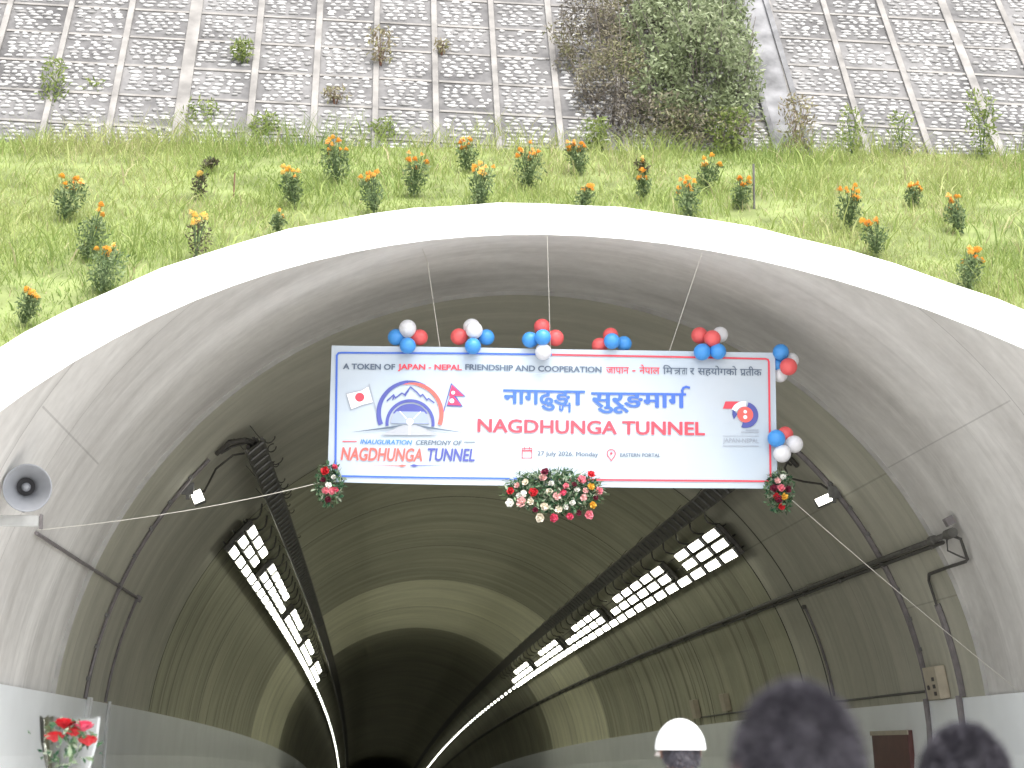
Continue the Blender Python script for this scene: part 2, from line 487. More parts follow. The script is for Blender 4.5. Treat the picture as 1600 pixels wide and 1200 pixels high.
for i in range(len(cols_x) - 1):
    xa, xb = cols_x[i], cols_x[i + 1]
    ra, rb = rows(xa), rows(xb)
    if (xa < 3.3) != (xb < 3.3): ra = [q + .17 for q in ra]
    g = Geo()
    for qa, qb in zip(ra, rb):
        gg = bar(wp(xa + .05, qa), wp(xb - .05, qb), .045 + random.uniform(-.006, .006), .014); g.add(gg.v, gg.f)
    g.build('cross_rib', M['rib'], wall)
    # infill: mortar bed and hand-laid stones of one bay
    g = Geo(); g.quad(*[WI @ q for q in (wp(xa, -1.2), wp(xb, -1.2), wp(xb, 5.6), wp(xa, 5.6))])
    bed = g.build('mortar_bed', M['mortar'], wall)
    vs, fs, tn = [], [], []
    s = -1.0
    while s < 5.5:
        x = xa + .06 + random.uniform(0, .1)
        hgt = random.uniform(.055, .085)
        while x < xb - .10:
            wdt = random.uniform(.07, .17)
            if x + wdt > xb - .04: break
            nr = [r_ for r_ in ra if abs(r_ - s) < .055]
            if not nr and random.random() < .93:
                N = 7; b0 = len(vs); hw, hh = wdt / 2 * .92, hgt / 2 * random.uniform(.72, 1.0)
                dy = random.uniform(-.014, .014); rot = random.uniform(-.2, .2)
                for ring, sc_, out in ((0, 1.0, .002), (1, .93, .014), (2, .55, .022)):
                    for k in range(N):
                        a = 2 * math.pi * k / N + .3
                        q = 1 + .18 * math.sin(k * 2.3 + x * 40 + s * 31)
                        u_, v_ = hw * math.cos(a) * sc_ * q, hh * math.sin(a) * sc_ * q
                        vs.append(WI @ wp(x + hw + u_ - v_ * rot, s + dy + v_ + u_ * rot * .5, out))
                tn += [min(1, max(0, random.gauss(.55, .3)))] * (3 * N)
                for ring in range(2):
                    for k in range(N):
                        k2 = (k + 1) % N
                        fs.append((b0 + ring * N + k, b0 + ring * N + k2, b0 + ring * N + N + k2, b0 + ring * N + N + k))
                fs += [(b0 + 2 * N, b0 + 2 * N + k, b0 + 2 * N + k + 1, b0 + 2 * N + k + 1) for k in range(1, 0)]
                fs.append(tuple(b0 + 2 * N + k for k in range(N)))
            x += wdt + random.uniform(.012, .035)
        s += hgt + random.uniform(.004, .012)
    me = bpy.data.meshes.new('stone_pitching'); me.from_pydata([tuple(v) for v in vs], [], fs); me.update()
    a = me.attributes.new("tint", 'FLOAT', 'POINT'); a.data.foreach_set("value", tn)
    link('stone_pitching', me, M['stone'], wall, smooth=True)

# ------------------------------------------------------------------ grass on the slope (uncountable: one object)
def patch(x, y, sc, sd):        # smooth random field
    a = np.zeros_like(x)
    r2 = np.random.default_rng(sd)
    for k in range(9):
        th = r2.uniform(0, 6.28); fr = sc * r2.uniform(.5, 1.7); ph = r2.uniform(0, 6.28)
        a += np.sin((x * np.cos(th) + y * np.sin(th)) * fr + ph)
    return a / 3.0
def blades(n, xr, yr, hmin, hmax, w, tall=False):
    x = RNG.uniform(*xr, n); y = RNG.uniform(*yr, n)
    keep = np.ones(n, bool)
    zc = (y - D0 - PB * x) / PA + R_IN
    keep &= (np.hypot(x, zc) > R_OUT + 0.05)
    foot = 23.9 + 0.12 * np.maximum(-x - 1, 0) * 0.9
    keep &= y < foot
    pt = patch(x, y, 1.6, 3)
    keep &= RNG.uniform(0, 1, n) < np.clip(.78 + .35 * patch(x, y, 3.1, 5), .25, 1)
    x, y, pt = x[keep], y[keep], pt[keep]; n = len(x)
    z = (y - D0 - PB * x) / PA + R_IN + ZC - .09
    h = RNG.uniform(hmin, hmax, n) * np.clip(1 + .35 * patch(x, y, 2.3, 9), .5, 1.7)
    a = RNG.uniform(0, 6.28, n); lean_ = RNG.uniform(.2, 1.3, n) * h
    dx, dy = np.cos(a) * lean_, np.sin(a) * lean_
    wa = RNG.uniform(0, 3.14, n); wx, wy = np.cos(wa) * w, np.sin(wa) * w * .6
    P0 = np.stack([x - wx, y - wy, z], 1); P1 = np.stack([x + wx, y + wy, z], 1)
    P2 = np.stack([x + wx * .8 + dx * .35, y + wy * .8 + dy * .35, z + h * .6], 1); P3 = np.stack([x - wx * .8 + dx * .35, y - wy * .8 + dy * .35, z + h * .6], 1)
    P4 = np.stack([x + dx + wx * .15, y + dy + wy * .15, z + h], 1); P5 = np.stack([x + dx - wx * .15, y + dy - wy * .15, z + h], 1)
    v = np.stack([P0, P1, P2, P3, P4, P5], 1).reshape(-1, 3)
    b = np.arange(n)[:, None] * 6
    f = np.concatenate([b + np.array([[0, 1, 2, 3]]), b + np.array([[3, 2, 4, 5]])], 0)
    t = np.clip(.5 + .17 * pt + RNG.normal(0, .14, n), 0, 1)
    dry = RNG.uniform(0, 1, n) < np.clip(.05 + .10 * patch(x, y, 2.7, 21), 0, .4)
    t[dry] = RNG.uniform(.86, 1, dry.sum()); 
    return v, f, np.repeat(t, 6)
parts = [blades(170000, (-9, 9.5), (14.5, 25.0), .04, .13, .0055),
         blades(22000, (-9, 9.5), (14.5, 25.0), .10, .22, .0045),
         blades(16000, (-9, 9.5), (23.0, 25.2), .14, .36, .005),
         blades(30000, (-26, 26), (6, 25.5), .1, .3, .012)]
off = 0; V, F, T = [], [], []
for v, f, t in parts: V.append(v); F.append(f + off); T.append(t); off += len(v)
M['grass'] = foliage('grass_blade', [(0.125, 0.195, 0.052), (0.215, 0.29, 0.08), (0.285, 0.35, 0.105), (0.35, 0.385, 0.15), (0.40, 0.35, 0.21)], 0.4, 0.6)
tag(link('grass', np_mesh('grass', np.concatenate(V), np.concatenate(F), np.concatenate(T)), M['grass']),
    'bright yellow green grass covering the slope above the portal', 'grass', kind='stuff')

# ------------------------------------------------------------------ marigolds, weeds, shrubs
M['leaf_dark'] = foliage('marigold_leaf', [(0.08, 0.125, 0.055), (0.15, 0.21, 0.09), (0.27, 0.33, 0.17)], 0.45)
M['leaf_dry'] = foliage('withered_leaf', [(0.05, 0.045, 0.03), (0.09, 0.08, 0.045), (0.12, 0.12, 0.06)], 0.2)
M['stem'] = plain('green_stem', (0.07, 0.11, 0.04), 0.7, 0.2, 20)
M['orange'] = plain('orange_petal', (0.84, 0.45, 0.09), 0.6, 0.25, 40)
M['deep_orange'] = plain('deep_orange_petal', (0.82, 0.37, 0.07), 0.6, 0.25, 40)
M['amber'] = plain('amber_petal', (0.86, 0.57, 0.18), 0.6, 0.2, 40)

def ruffle(r, seed, flat=0.62, lay=4):          # a ruffled many-petalled bloom, base at the origin
    rr = random.Random(seed); vs = []; fs = []
    for j in range(lay):
        k = 9 - j; rad_ = r * (1 - j * .21); z = flat * r * (j * .42 + .05)
        for i in range(k):
            a = 2 * math.pi * (i + .5 * (j % 2)) / k + rr.uniform(-.15, .15); da = math.pi / k * 1.15
            b = len(vs); q = rad_ * rr.uniform(.85, 1.12); zt = z + r * rr.uniform(.0, .22) + j * .05 * r
            vs += [(0, 0, z * .9), (q * .75 * math.cos(a - da), q * .75 * math.sin(a - da), zt), (q * math.cos(a), q * math.sin(a), zt + .05 * r), (q * .75 * math.cos(a + da), q * .75 * math.sin(a + da), zt)]
            fs += [(b, b + 1, b + 2, b + 3)]
    return vs, fs

def marigold(name, label, x, y, h, nf, look, cat='marigold', group='marigold plants on the grass slope'):
    z = ground_z(x, y, -.03)
    t = thing(name, label, cat, (x, y, z), group)
    g = Geo(); tips = []
    w = max(.08, .30 * h) * random.uniform(.8, 1.3); lx, ly = random.uniform(-.16, .16), random.uniform(-.08, .05)
    for k in range(7 + nf):
        a = random.uniform(0, 6.28); q = random.uniform(.2, 1) * w
        zt = h * random.uniform(.62, 1.08); tip = Vector((q * math.cos(a) + lx * zt / h * .6, q * math.sin(a) + ly, zt))
        tips.append(tip); g.tube([(0, 0, 0), tip * .5 + Vector((0, 0, h * .06)), tip], [.007, .005, .004], 4, False)
    g.build('stem', M['stem'], t)
    n = int(400 * (h / .4)) if look != 'dry' else 170
    u = RNG.uniform(0, 1, n); zz = h * (.04 + .78 * u ** .9)
    rr_ = w * (.40 + .75 * np.sin(np.clip(u, 0, 1) * 2.5)) * np.sqrt(RNG.uniform(0, 1, n)); a = RNG.uniform(0, 6.28, n)
    c = np.stack([rr_ * np.cos(a) + lx * .6 * zz / h, rr_ * np.sin(a) + ly * zz / h, zz], 1)
    v, f, tt = leaves(c, .05, .42, up=.2)
    link('foliage', np_mesh('foliage', v, f, tt), M['leaf_dry' if look == 'dry' else 'leaf_dark'], t)
    for k in range(nf):
        tip = tips[k]
        r = random.uniform(.032, .048)
        vs, fs = ruffle(r, k + int(abs(x) * 100))
        R3 = Matrix.Rotation(random.uniform(-.5, .5), 3, 'X') @ Matrix.Rotation(random.uniform(-.5, .5), 3, 'Y') @ Matrix.Rotation(random.uniform(0, 6), 3, 'Z')
        top = Vector((tip.x, tip.y - .02, max(tip.z, h * .72)))
        g = Geo(); g.add([R3 @ Vector(q) + top for q in vs], fs)
        g.build('flower', M[random.choice({'o': ['orange', 'orange', 'deep_orange'], 'a': ['amber', 'orange'], 'd': ['deep_orange', 'orange'], 'dry': ['amber']}[look])], t)
    return t
MG = [
 (-5.29, 20.33, .50, 8, 'o', 'bushy marigold with big orange blooms, farthest left of the upper slope'),
 (-4.82, 19.06, .51, 4, 'o', 'tall thin marigold below the bushy one at left, two orange blooms on top'),
 (-4.53, 18.14, .49, 6, 'a', 'scraggly marigold just above the left shoulder of the white collar'),
 (-5.09, 17.3, .30, 5, 'a', 'low marigold at the left photo edge beside the white collar'),
 (-3.72, 19.13, .46, 6, 'dry', 'faded marigold with yellowish blooms above the left part of the collar'),
 (-3.94, 21.21, .31, 2, 'dry', 'withered dark marigold with almost no bloom on the left slope'),
 (-2.8, 20.92, .42, 7, 'a', 'marigold with a wide spread of pale orange blooms left of the tallest one'),
 (-2.34, 21.87, .48, 9, 'o', 'tall dense marigold crowned with orange blooms under the wall at left centre'),
 (-1.89, 20.7, .44, 6, 'o', 'dark leaved marigold nearest to the collar at left centre'),
 (-1.43, 21.4, .42, 7, 'd', 'marigold with deep orange blooms between the tallest one and the centre pair'),
 (-0.77, 22.43, .36, 7, 'd', 'upper marigold of the centre pair, wide orange cap of blooms'),
 (-0.69, 20.99, .48, 7, 'a', 'lower marigold of the centre pair with pale stems and amber blooms'),
 (-0.04, 21.77, .45, 9, 'o', 'leaning marigold with clustered orange blooms above the middle of the portal'),
 (0.66, 22.39, .40, 8, 'd', 'upright marigold under the wall right of the crown, orange cap'),
 (0.51, 20.99, .25, 5, 'o', 'small dark marigold sitting close above the crown of the collar'),
 (1.29, 21.4, .28, 5, 'o', 'small marigold below the big green shrub'),
 (1.74, 20.69, .40, 8, 'o', 'broad marigold close above the collar, left of the black stake'),
 (2.11, 21.77, .36, 5, 'a', 'slim marigold with pale blooms behind the broad one near the stake'),
 (2.40, 21.12, .33, 6, 'd', 'marigold leaning against the black stake'),
 (3.51, 20.37, .41, 9, 'o', 'round marigold full of bright orange blooms on the right slope'),
 (3.58, 19.5, .36, 6, 'd', 'sparse marigold with deep orange blooms just above the right collar'),
 (4.53, 21.29, .22, 6, 'd', 'tiny marigold with a dense orange cap high on the right slope'),
 (4.75, 20.28, .38, 7, 'd', 'marigold with tiered orange blooms near the right photo edge'),
 (4.21, 18.42, .42, 8, 'o', 'marigold with dark foliage on the right shoulder of the collar'),
 (-2.95, 20.01, .19, 2, 'o', 'tiny single bloom marigold on the bare patch above the left collar'),
 (-3.95, 22.27, .17, 0, 'dry', 'small dark leafless clump above the withered marigold'),
 (1.45, 22.3, .2, 2, 'dry', 'faint small marigold in tall grass below the shrub'),
]
for x, y, h, nf, look, lab in MG: marigold('marigold', lab, x, y, h, nf + (2 if nf > 4 else 0), look)

# stakes
g = Geo(); g.tube([(0, 0, -.1), (.002, .0, .2), (.004, 0, .47)], .014, 6)
tag(g.build('iron_stake', M['dark_steel']), 'thin black iron stake standing in the grass beside a marigold', 'stake').location = (2.58, 21.18, ground_z(2.58, 21.18))
M['rust'] = plain('rusty_wood', (0.14, 0.07, 0.045), 0.9, 0.3, 20)
g = Geo(); g.tube([(0, 0, -.1), (.003, 0, .1), (.006, 0, .22)], .009, 6)
tag(g.build('wooden_stick', M['rust']), 'short reddish stick standing in the grass on the left slope', 'stick').location = (-3.53, 21.35, ground_z(-3.53, 21.35))

M['weed'] = foliage('weed_leaf', [(0.13, 0.18, 0.05), (0.21, 0.27, 0.08), (0.30, 0.34, 0.12)], 0.4)
M['weed_dry'] = foliage('dry_weed', [(0.19, 0.16, 0.11), (0.28, 0.24, 0.16), (0.30, 0.30, 0.15)], 0.4)
def weed(label, x, y, z, h, w, n, dry=False, name='tall_weed', up=.6, size=.075):
    t = thing(name, label, 'weed', (x, y, z), 'weeds growing along the foot of the stone wall')
    g = Geo()
    for k in range(6):
        a = random.uniform(0, 6.28); q = w * random.uniform(.2, .9)
        tip = (q * math.cos(a), q * .5 * math.sin(a) - .05, h * random.uniform(.7, 1))
        g.tube([(0, 0, -.1), (tip[0] * .35, tip[1] * .3, tip[2] * .5), tip], [.006, .005, .002], 4, False)
    g.build('stem', M['rust' if dry else 'stem'], t)
    u = RNG.uniform(0, 1, n); a = RNG.uniform(0, 6.28, n)
    r = w * (.35 + .8 * u * (1.15 - u)) * np.sqrt(RNG.uniform(0, 1, n)) * 1.5
    c = np.stack([r * np.cos(a), r * .5 * np.sin(a) - .06, h * u], 1)
    v, f, tt = leaves(c, size, .33, up=up)
    link('foliage', np_mesh('foliage', v, f, tt), M['weed_dry' if dry else 'weed'], t)
weed('tall feathery weed in front of the wall, leftmost', -6.17, 24.2, 9.75, .95, .22, 420)
weed('shorter weed right of the feathery one by the wall', -5.67, 24.35, 9.85, .6, .18, 220)
weed('low broad weed under the wide concrete rib', -4.2, 24.0, 9.65, .42, .3, 260)
weed('leafy weed in front of the wall left of centre', -3.35, 23.8, 9.5, .36, .22, 240)
weed('dark low weed at the wall foot near the tallest marigold', -1.8, 23.8, 9.5, .30, .2, 200)
weed('yellow green weed at the left foot of the big shrub', 1.0, 23.6, 9.4, .42, .22, 320)
weed('bright green weed at the right foot of the big shrub', 2.75, 23.5, 9.35, .62, .32, 620)
weed('brown dried weed right of the shrub by the dark gap', 3.68, 23.6, 9.45, .75, .28, 420, True)
weed('slender green weed on the first bay right of the shrub', 4.37, 23.45, 9.4, .62, .2, 200)
weed('thin weed on the second bay right of the shrub', 5.08, 23.6, 9.45, .55, .2, 160)
weed('tall green weed on the wall near the right photo edge', 6.12, 23.45, 9.4, .85, .24, 420)
weed('pale weed at the far right below the wall', 6.95, 23.6, 9.45, .5, .28, 260)
def tuft(label, x, s, h, w, n, dry=False):
    P = wp(x, s, .02); weed(label, P.x, P.y, P.z, h, w, n, dry, name='wall_plant', up=.2)
tuft('small green tuft growing from the wall beside the fourth rib', -3.74, 1.62, .28, .16, 260)
tuft('dry tuft hanging at a cross rib left of centre', -2.45, .72, .16, .2, 110, True)
tuft('dry brown grass tuft high on the wall left of centre', -1.85, 1.65, .5, .22, 230, True)
tuft('small tuft on the cross rib by the central ribs', -1.0, 1.95, .16, .12, 80, True)

def shrub(name, label, lobes, n, size, mat, stem_mat, aspect=.4):
    base = Vector(lobes[0][0]); t = thing(name, label, 'shrub', base)
    cs = []
    tot = sum(q[1][0] * q[1][2] for q in lobes)
    for c, rv, dens in lobes:
        k = int(n * rv[0] * rv[2] / tot * dens)
        d = RNG.normal(size=(k, 3)); d /= np.linalg.norm(d, axis=1)[:, None]
        r = RNG.uniform(.25, 1, k) ** .45
        bump = 1 + .22 * np.sin(d[:, 0] * 7 + c[0] * 5) * np.sin(d[:, 2] * 8 + c[2] * 3)
        cs.append(np.array(c) - np.array(base) + d * (r * bump)[:, None] * np.array(rv))
    c = np.concatenate(cs)
    tint = np.clip(.5 + .25 * patch(c[:, 0] * 1.0, c[:, 2], 3.2, 31) + RNG.normal(0, .2, len(c)), 0, 1)
    v, f, tt = leaves(c, size, aspect, tint, up=.1)
    link('foliage', np_mesh('foliage', v, f, tt), mat, t)
    g = Geo()
    for k in range(46):
        q = lobes[random.randrange(len(lobes))]; a = random.uniform(0, 6.28)
        tip = Vector(q[0]) - base + Vector((q[1][0] * .95 * math.cos(a), -q[1][1] * random.uniform(.2, .8), q[1][2] * .95 * math.sin(a)))
        st = Vector((tip.x * .4, .1, -lobes[0][1][2] * .9))
        g.tube([st, (st + tip) / 2 + Vector((random.uniform(-.15, .15), -.08, .1)), tip], [.014, .009, .004], 4, False)
    g.build('branch', stem_mat, t)
    return t
def wq(x, s, o): return tuple(wp(x, s, o))
M['shrub_green'] = foliage('shrub_leaf', [(0.10, 0.115, 0.06), (0.175, 0.21, 0.11), (0.27, 0.32, 0.18), (0.38, 0.41, 0.27)], 0.35)
M['shrub_dry'] = foliage('dry_shrub_leaf', [(0.08, 0.07, 0.06), (0.16, 0.14, 0.115), (0.25, 0.225, 0.15), (0.20, 0.22, 0.09)], 0.25)
M['twig'] = plain('grey_twig', (0.10, 0.085, 0.075), 0.9, 0.2, 20)
shrub('green_shrub', 'large dense green shrub hanging over the stone wall', [
    (wq(2.55, 1.35, .35), (.72, .45, .95), 1), (wq(2.05, 2.0, .3), (.65, .4, .8), 1), (wq(2.9, 2.3, .3), (.5, .4, .8), 1),
    (wq(2.5, 3.2, .3), (.9, .45, .8), 1), (wq(1.9, .75, .3), (.4, .3, .5), .8), (wq(3.05, .9, .25), (.3, .3, .6), .8), (wq(2.45, .35, .3), (.65, .35, .35), .8)],
    15000, .085, M['shrub_green'], M['twig'])
shrub('dry_shrub', 'brown dried shrub covering the wall left of the green shrub', [
    (wq(1.3, .9, .18), (.55, .25, .8), 1), (wq(1.1, 1.9, .2), (.6, .3, .8), 1.2), (wq(1.7, 2.7, .2), (.7, .3, .7), 1),
    (wq(1.75, .25, .2), (.7, .3, .35), 1), (wq(2.5, .0, .25), (.7, .3, .3), .7)],
    14000, .065, M['shrub_dry'], M['twig'], .3)

# concrete drain column with a stained top, right of the shrub
M['stain'] = plain('stained_concrete', (0.16, 0.16, 0.165), 0.85, 0.5, 3.0, bump=.2)
t = thing('drain_chute', 'grey stained concrete chute on the wall right of the green shrub', 'drain', wp(3.62, 0))
I2 = Matrix.Translation(-t.location)
g = Geo()
g.add([I2 @ q for q in (wp(3.45, -.5, .03), wp(3.85, -.5, .03), wp(3.72, 5, .03), wp(3.32, 5, .03), wp(3.45, -.5, -.02), wp(3.85, -.5, -.02), wp(3.72, 5, -.02), wp(3.32, 5, -.02))],
      [(0, 1, 2, 3), (0, 4, 5, 1), (1, 5, 6, 2), (3, 7, 4, 0), (2, 6, 7, 3)])
g.build('channel', M['stain'], t)
for s in (0, 1):
    g = Geo(); x0, x1 = ((3.41, 3.28), (3.87, 3.74))[s]
    g.tube([I2 @ wp(x0, -.5, .05), I2 @ wp((x0 + x1) / 2, 2.2, .05), I2 @ wp(x1, 5, .05)], .05, 4)
    g.build('edge', M['stain'], t)

# ------------------------------------------------------------------ cable trays, conduits, pipe, lamps
ORD = ['first', 'second', 'third', 'fourth', 'fifth', 'sixth', 'seventh', 'eighth', 'ninth', 'tenth', 'eleventh', 'twelfth', 'thirteenth', 'fourteenth', 'fifteenth', 'sixteenth', 'seventeenth', 'eighteenth', 'nineteenth', 'twentieth']
def ordinal(i):
    if i < 20: return ORD[i]
    tens = ['', '', 'twenty', 'thirty', 'forty', 'fifty', 'sixty'][(i + 1) // 10]; u = (i + 1) % 10
    return tens + '-' + ORD[u - 1] if u else tens.replace('ty', 'tieth')
def run(th, r, y0, y1, step=2.0):
    n = max(2, int((y1 - y0) / step) + 1)
    return [tp(th, y0 + (y1 - y0) * k / (n - 1), r) for k in range(n)]
for s, side in ((-1, 'left'), (1, 'right')):
    y0 = 24.7 if s < 0 else 25.2
    t = thing('cable_tray', 'dark hanging cable tray along the %s of the vault crown' % side, 'cable tray', tp(s * 40.6, y0, 5.3), 'cable trays under the vault')
    TI = Matrix.Translation(-t.location)
    def tl(pts): return [TI @ p for p in pts]
    for a in (39.2, 42.0):
        g = Geo(); g.tube(tl(run(s * a, 5.28, y0, 330)), .03, 4); g.build('side_rail', M['dark_steel'], t)
    g = Geo(); e0 = tl(run(s * 39.2, 5.275, y0, 330)); e1 = tl(run(s * 42.0, 5.275, y0, 330))
    g.add(e0 + e1, [(k, k + 1, len(e0) + k + 1, len(e0) + k) for k in range(len(e0) - 1)])
    g.build('tray_bed', M['dark_steel'], t)
    for k in range(60):
        y = y0 + .15 + k * .55
        g = Geo(); g.tube(tl([tp(s * 39.2, y, 5.26), tp(s * 42.0, y, 5.26)]), .016, 4, False); g.build('rung', M['galv'], t)
    g = Geo()
    for a, r_, rr2 in ((39.8, 5.33, .032), (40.5, 5.34, .036), (41.3, 5.33, .032), (40.1, 5.37, .03), (40.9, 5.38, .03)):
        pts = run(s * a, r_, y0 + .1, 330, 1.0)
        pts = [p + Vector((random.uniform(-.014, .014), 0, random.uniform(-.014, .014))) for p in pts]
        g.tube(tl(pts), rr2, 5)
    g.build('cable_bundle', M['cable'], t)
    for k in range(36):
        y = y0 + .3 + k * 2.4
        g = Geo()
        for a in (39.2, 42.0): g.tube(tl([tp(s * a, y, 5.27), tp(s * a, y, R_LN)]), .006, 4, False)
        g.build('hanger', M['dark_steel'], t)
    for k in range(34):                               # feed cables dropping from the tray to the lamps
        y = 31.4 + k * 1.55
        if y > 84: break
        a0, a1 = 42.2, 46.0
        g = Geo(); j = random.uniform(-.5, .5)
        g.tube(tl([tp(s * (a0 + (a1 - a0) * q), y + .25 * math.sin(q * 2.5) + j * .3 * q, R_LN - .03 - .10 * math.sin(q * 3.14)) for q in (0, .2, .4, .6, .8, 1)]), .017, 4)
        g.build('drop_cable', M['cable'], t)
    for k in range(11 if s < 0 else 4):                # loose coils hanging off the tray edge
        y = y0 + .3 + k * random.uniform(.7, 1.15); a = 39.0
        g = Geo(); r0 = random.uniform(.03, .10); e_ = random.uniform(2.6, 5.6)
        g.tube(tl([tp(s * (a - (r0 + .9 * r0 * math.cos(q)) / 5.3 * 57), y + r0 * 1.6 * math.sin(q), 5.27 - .03 * math.sin(q)) for q in np.linspace(.4, e_, 12)]), .009, 4, False)
        g.build('cable_loop', M['cable'], t)
    g = Geo(); g.tube(tl([tp(s * 40.4, y0 + .1, 5.34), tp(s * 41.3, y0 - .2, 5.38), tp(s * 43, y0 - .1, 5.50), tp(s * 45.3, y0 + .05, 5.53)]), .035, 6)
    g.tube(tl([tp(s * 40, y0 + .1, 5.34), tp(s * 41.5, y0 - .1, 5.36), tp(s * 43, y0 + .15, 5.48), tp(s * 44.7, y0 + .25, 5.53)]), .02, 5)
    g.build('cable_end', M['cable'], t)
    # ring conduit on the vault, with the floodlight feed
    t = thing('ring_conduit', 'grey conduit curving down the %s vault to the white panels' % side, 'conduit', tp(s * 70, 24.75, 5.54), 'conduits on the vault')
    TI = Matrix.Translation(-t.location)
    g = Geo(); g.tube([TI @ tp(s * a, 24.75, R_LN - .03) for a in np.linspace(46.5 if s < 0 else 43, 82.6, 24)], .026 if s < 0 else .042, 6)
    g.build('upper_pipe', M['conduit'], t)
    g = Geo(); g.tube([TI @ tp(s * a, 24.75, R_LN - .085) for a in (82.4, 86, 92, 98)], .04, 6)
    g.build('lower_pipe', M['light_conduit'] if s < 0 else M['conduit'], t)
    for a in np.linspace(50, 80, 8):
        g = Geo(); g.box(TI @ tp(s * a, 24.75, R_LN - .02), (.05, .14, .05), Matrix.Rotation(rad(s * a), 3, 'Y')); g.build('clamp', M['galv'], t)

# floodlights
for s, side, y, th, dirx in ((-1, 'left', 24.95, 51.3, 0), (1, 'right', 24.75, 51.2, 0)):
    P = tp(s * th, y, R_LN - .06)
    t = thing('floodlight', 'small lit floodlight bracketed to the conduit on the %s vault' % side, 'floodlight', P, 'floodlights on the vault')
    g = Geo(); g.box((0, -.05, 0), (.16, .05, .16)); g.box((0, -.02, -.05), (.05, .05, .18)); g.build('bracket', M['galv'], t)
    Rf = Matrix.Rotation(rad(-24), 3, 'Y') @ Matrix.Rotation(rad(-20), 3, 'X')
    c = Vector((-s * .13, .02, -.11))
    wv = (.24, .06, .13) if s > 0 else (.16, .06, .20)
    g = Geo(); g.box(c, wv, Rf); g.build('housing', M['galv'], t, bevel=.008)
    g = Geo(); g.box(c + Rf @ Vector((0, -.034, 0)), (wv[0] * .86, .012, wv[2] * .84), Rf); g.build('diffuser', M['flood'], t)
    g = Geo()
    if s < 0: pts = [P, P + Vector((.2, .1, -.02)), tp(-46.5, 25.4, 5.5), tp(-43.5, 25.3, 5.46), tp(-42.2, 25.2, 5.36)]
    else: pts = [P, tp(49.2, 24.9, 5.5), tp(47.5, 25.3, 5.45), tp(45.8, 25.6, 5.42), tp(44.2, 25.3, 5.4), tp(43.2, 24.8, 5.5)]
    pts = [p - P for p in pts]; g.tube(pts, .016, 5); g.build('feed_cable', M['cable'], t)

# second left conduit: runs level from the horn, then down along the ring
t = thing('speaker_conduit', 'thin dark conduit running from the horn speaker into the tunnel then down', 'conduit', tp(-67.3, 26.65, 5.54))
TI = Matrix.Translation(-t.location)
g = Geo(); g.tube([TI @ tp(-67.3, y, R_LN - .02 + (.026 if y < YA else 0)) for y in np.linspace(18.75, 26.65, 9)], .02, 6); g.build('level_pipe', M['conduit'], t)
g = Geo(); g.tube([TI @ tp(-a, 26.65, R_LN - .02) for a in np.linspace(67.3, 82.6, 12)], .02, 6); g.build('down_pipe', M['conduit'], t)
g = Geo(); g.tube([TI @ tp(-a, 26.65, R_LN - .08) for a in (82.4, 86, 92, 98)], .025, 6); g.build('lower_pipe', M['light_conduit'], t)
g = Geo(); g.box(TI @ tp(-67.3, 26.65, R_LN - .03), (.09, .09, .09), Matrix.Rotation(rad(-67), 3, 'Y')); g.build('corner_box', M['conduit'], t)

# long pipe on the right wall
t = thing('wall_pipe', 'long dark pipe running along the right wall of the tunnel', 'pipe', tp(62.4, 21.4, 5.45))
TI = Matrix.Translation(-t.location)
g = Geo(); g.tube([TI @ p for p in run(62.4, 5.46, 21.5, 330)], .036, 8); g.build('main_pipe', M['dark_steel'], t, smooth=True)
g = Geo(); g.tube([TI @ p for p in run(63.15, 5.49, 21.9, 330)], .026, 6); g.build('side_cable', M['cable'], t)
for k in range(42):
    y = 22.3 + k * 2.3
    g = Geo(); g.box(TI @ tp(62.8, y, 5.50), (.13, .04, .10), Matrix.Rotation(rad(62.6), 3, 'Y')); g.build('pipe_clamp', M['dark_steel'], t)
g = Geo(); g.tube([TI @ tp(62.4, y, 5.46) for y in (21.3, 21.55)], .06, 10); g.build('end_fitting', M['dark_steel'], t)
g = Geo(); g.tube([TI @ tp(62.4, y, 5.46) for y in (22.05, 22.2)], .055, 10); g.build('coupling', M['dark_steel'], t)
g = Geo(); g.box(TI @ tp(61.0, 21.35, 5.5), (.1, .1, .1), Matrix.Rotation(rad(62), 3, 'Y')); g.build('anchor_block', M['conduit'], t)
g = Geo(); g.tube([TI @ tp(a, y, r_) for a, y, r_ in ((62.6, 21.4, 5.45), (63.5, 21.3, 5.5), (66.1, 21.5, 5.53), (66.3, 21.62, 5.54), (66.3, 22.2, 5.54), (66.4, 23.1, 5.53), (67.2, 23.22, 5.53), (70.6, 23.28, 5.52))], .02, 6); g.build('tail_cable', M['cable'], t)
g = Geo(); g.tube([TI @ tp(a, y, r_) for a, y, r_ in ((62.9, 21.6, 5.45), (64.2, 21.62, 5.40), (65.4, 21.5, 5.46), (66.2, 21.5, 5.54))], .012, 5); g.build('tail_cable', M['cable'], t)
t = thing('down_conduit', 'thick grey conduit below the pipe end on the right vault', 'conduit', tp(76, 23.3, 5.52))
TI = Matrix.Translation(-t.location)
g = Geo(); g.tube([TI @ tp(a, 23.3, R_LN - .035) for a in np.linspace(70.4, 82.6, 9)], .045, 6); g.build('upper_pipe', M['conduit'], t)
g = Geo(); g.tube([TI @ tp(a, 23.3, R_LN - .09) for a in (82.4, 86, 92, 98)], .045, 6); g.build('lower_pipe', M['conduit'], t)
t = thing('damp_conduit', 'thin dark conduit curving down the right vault deeper inside', 'conduit', tp(72, 29.9, 5.55))
TI = Matrix.Translation(-t.location)
g = Geo(); g.tube([TI @ tp(a, 29.9, R_LN - .02) for a in np.linspace(65.2, 80.5, 9)], .022, 6); g.build('pipe', M['conduit'], t)
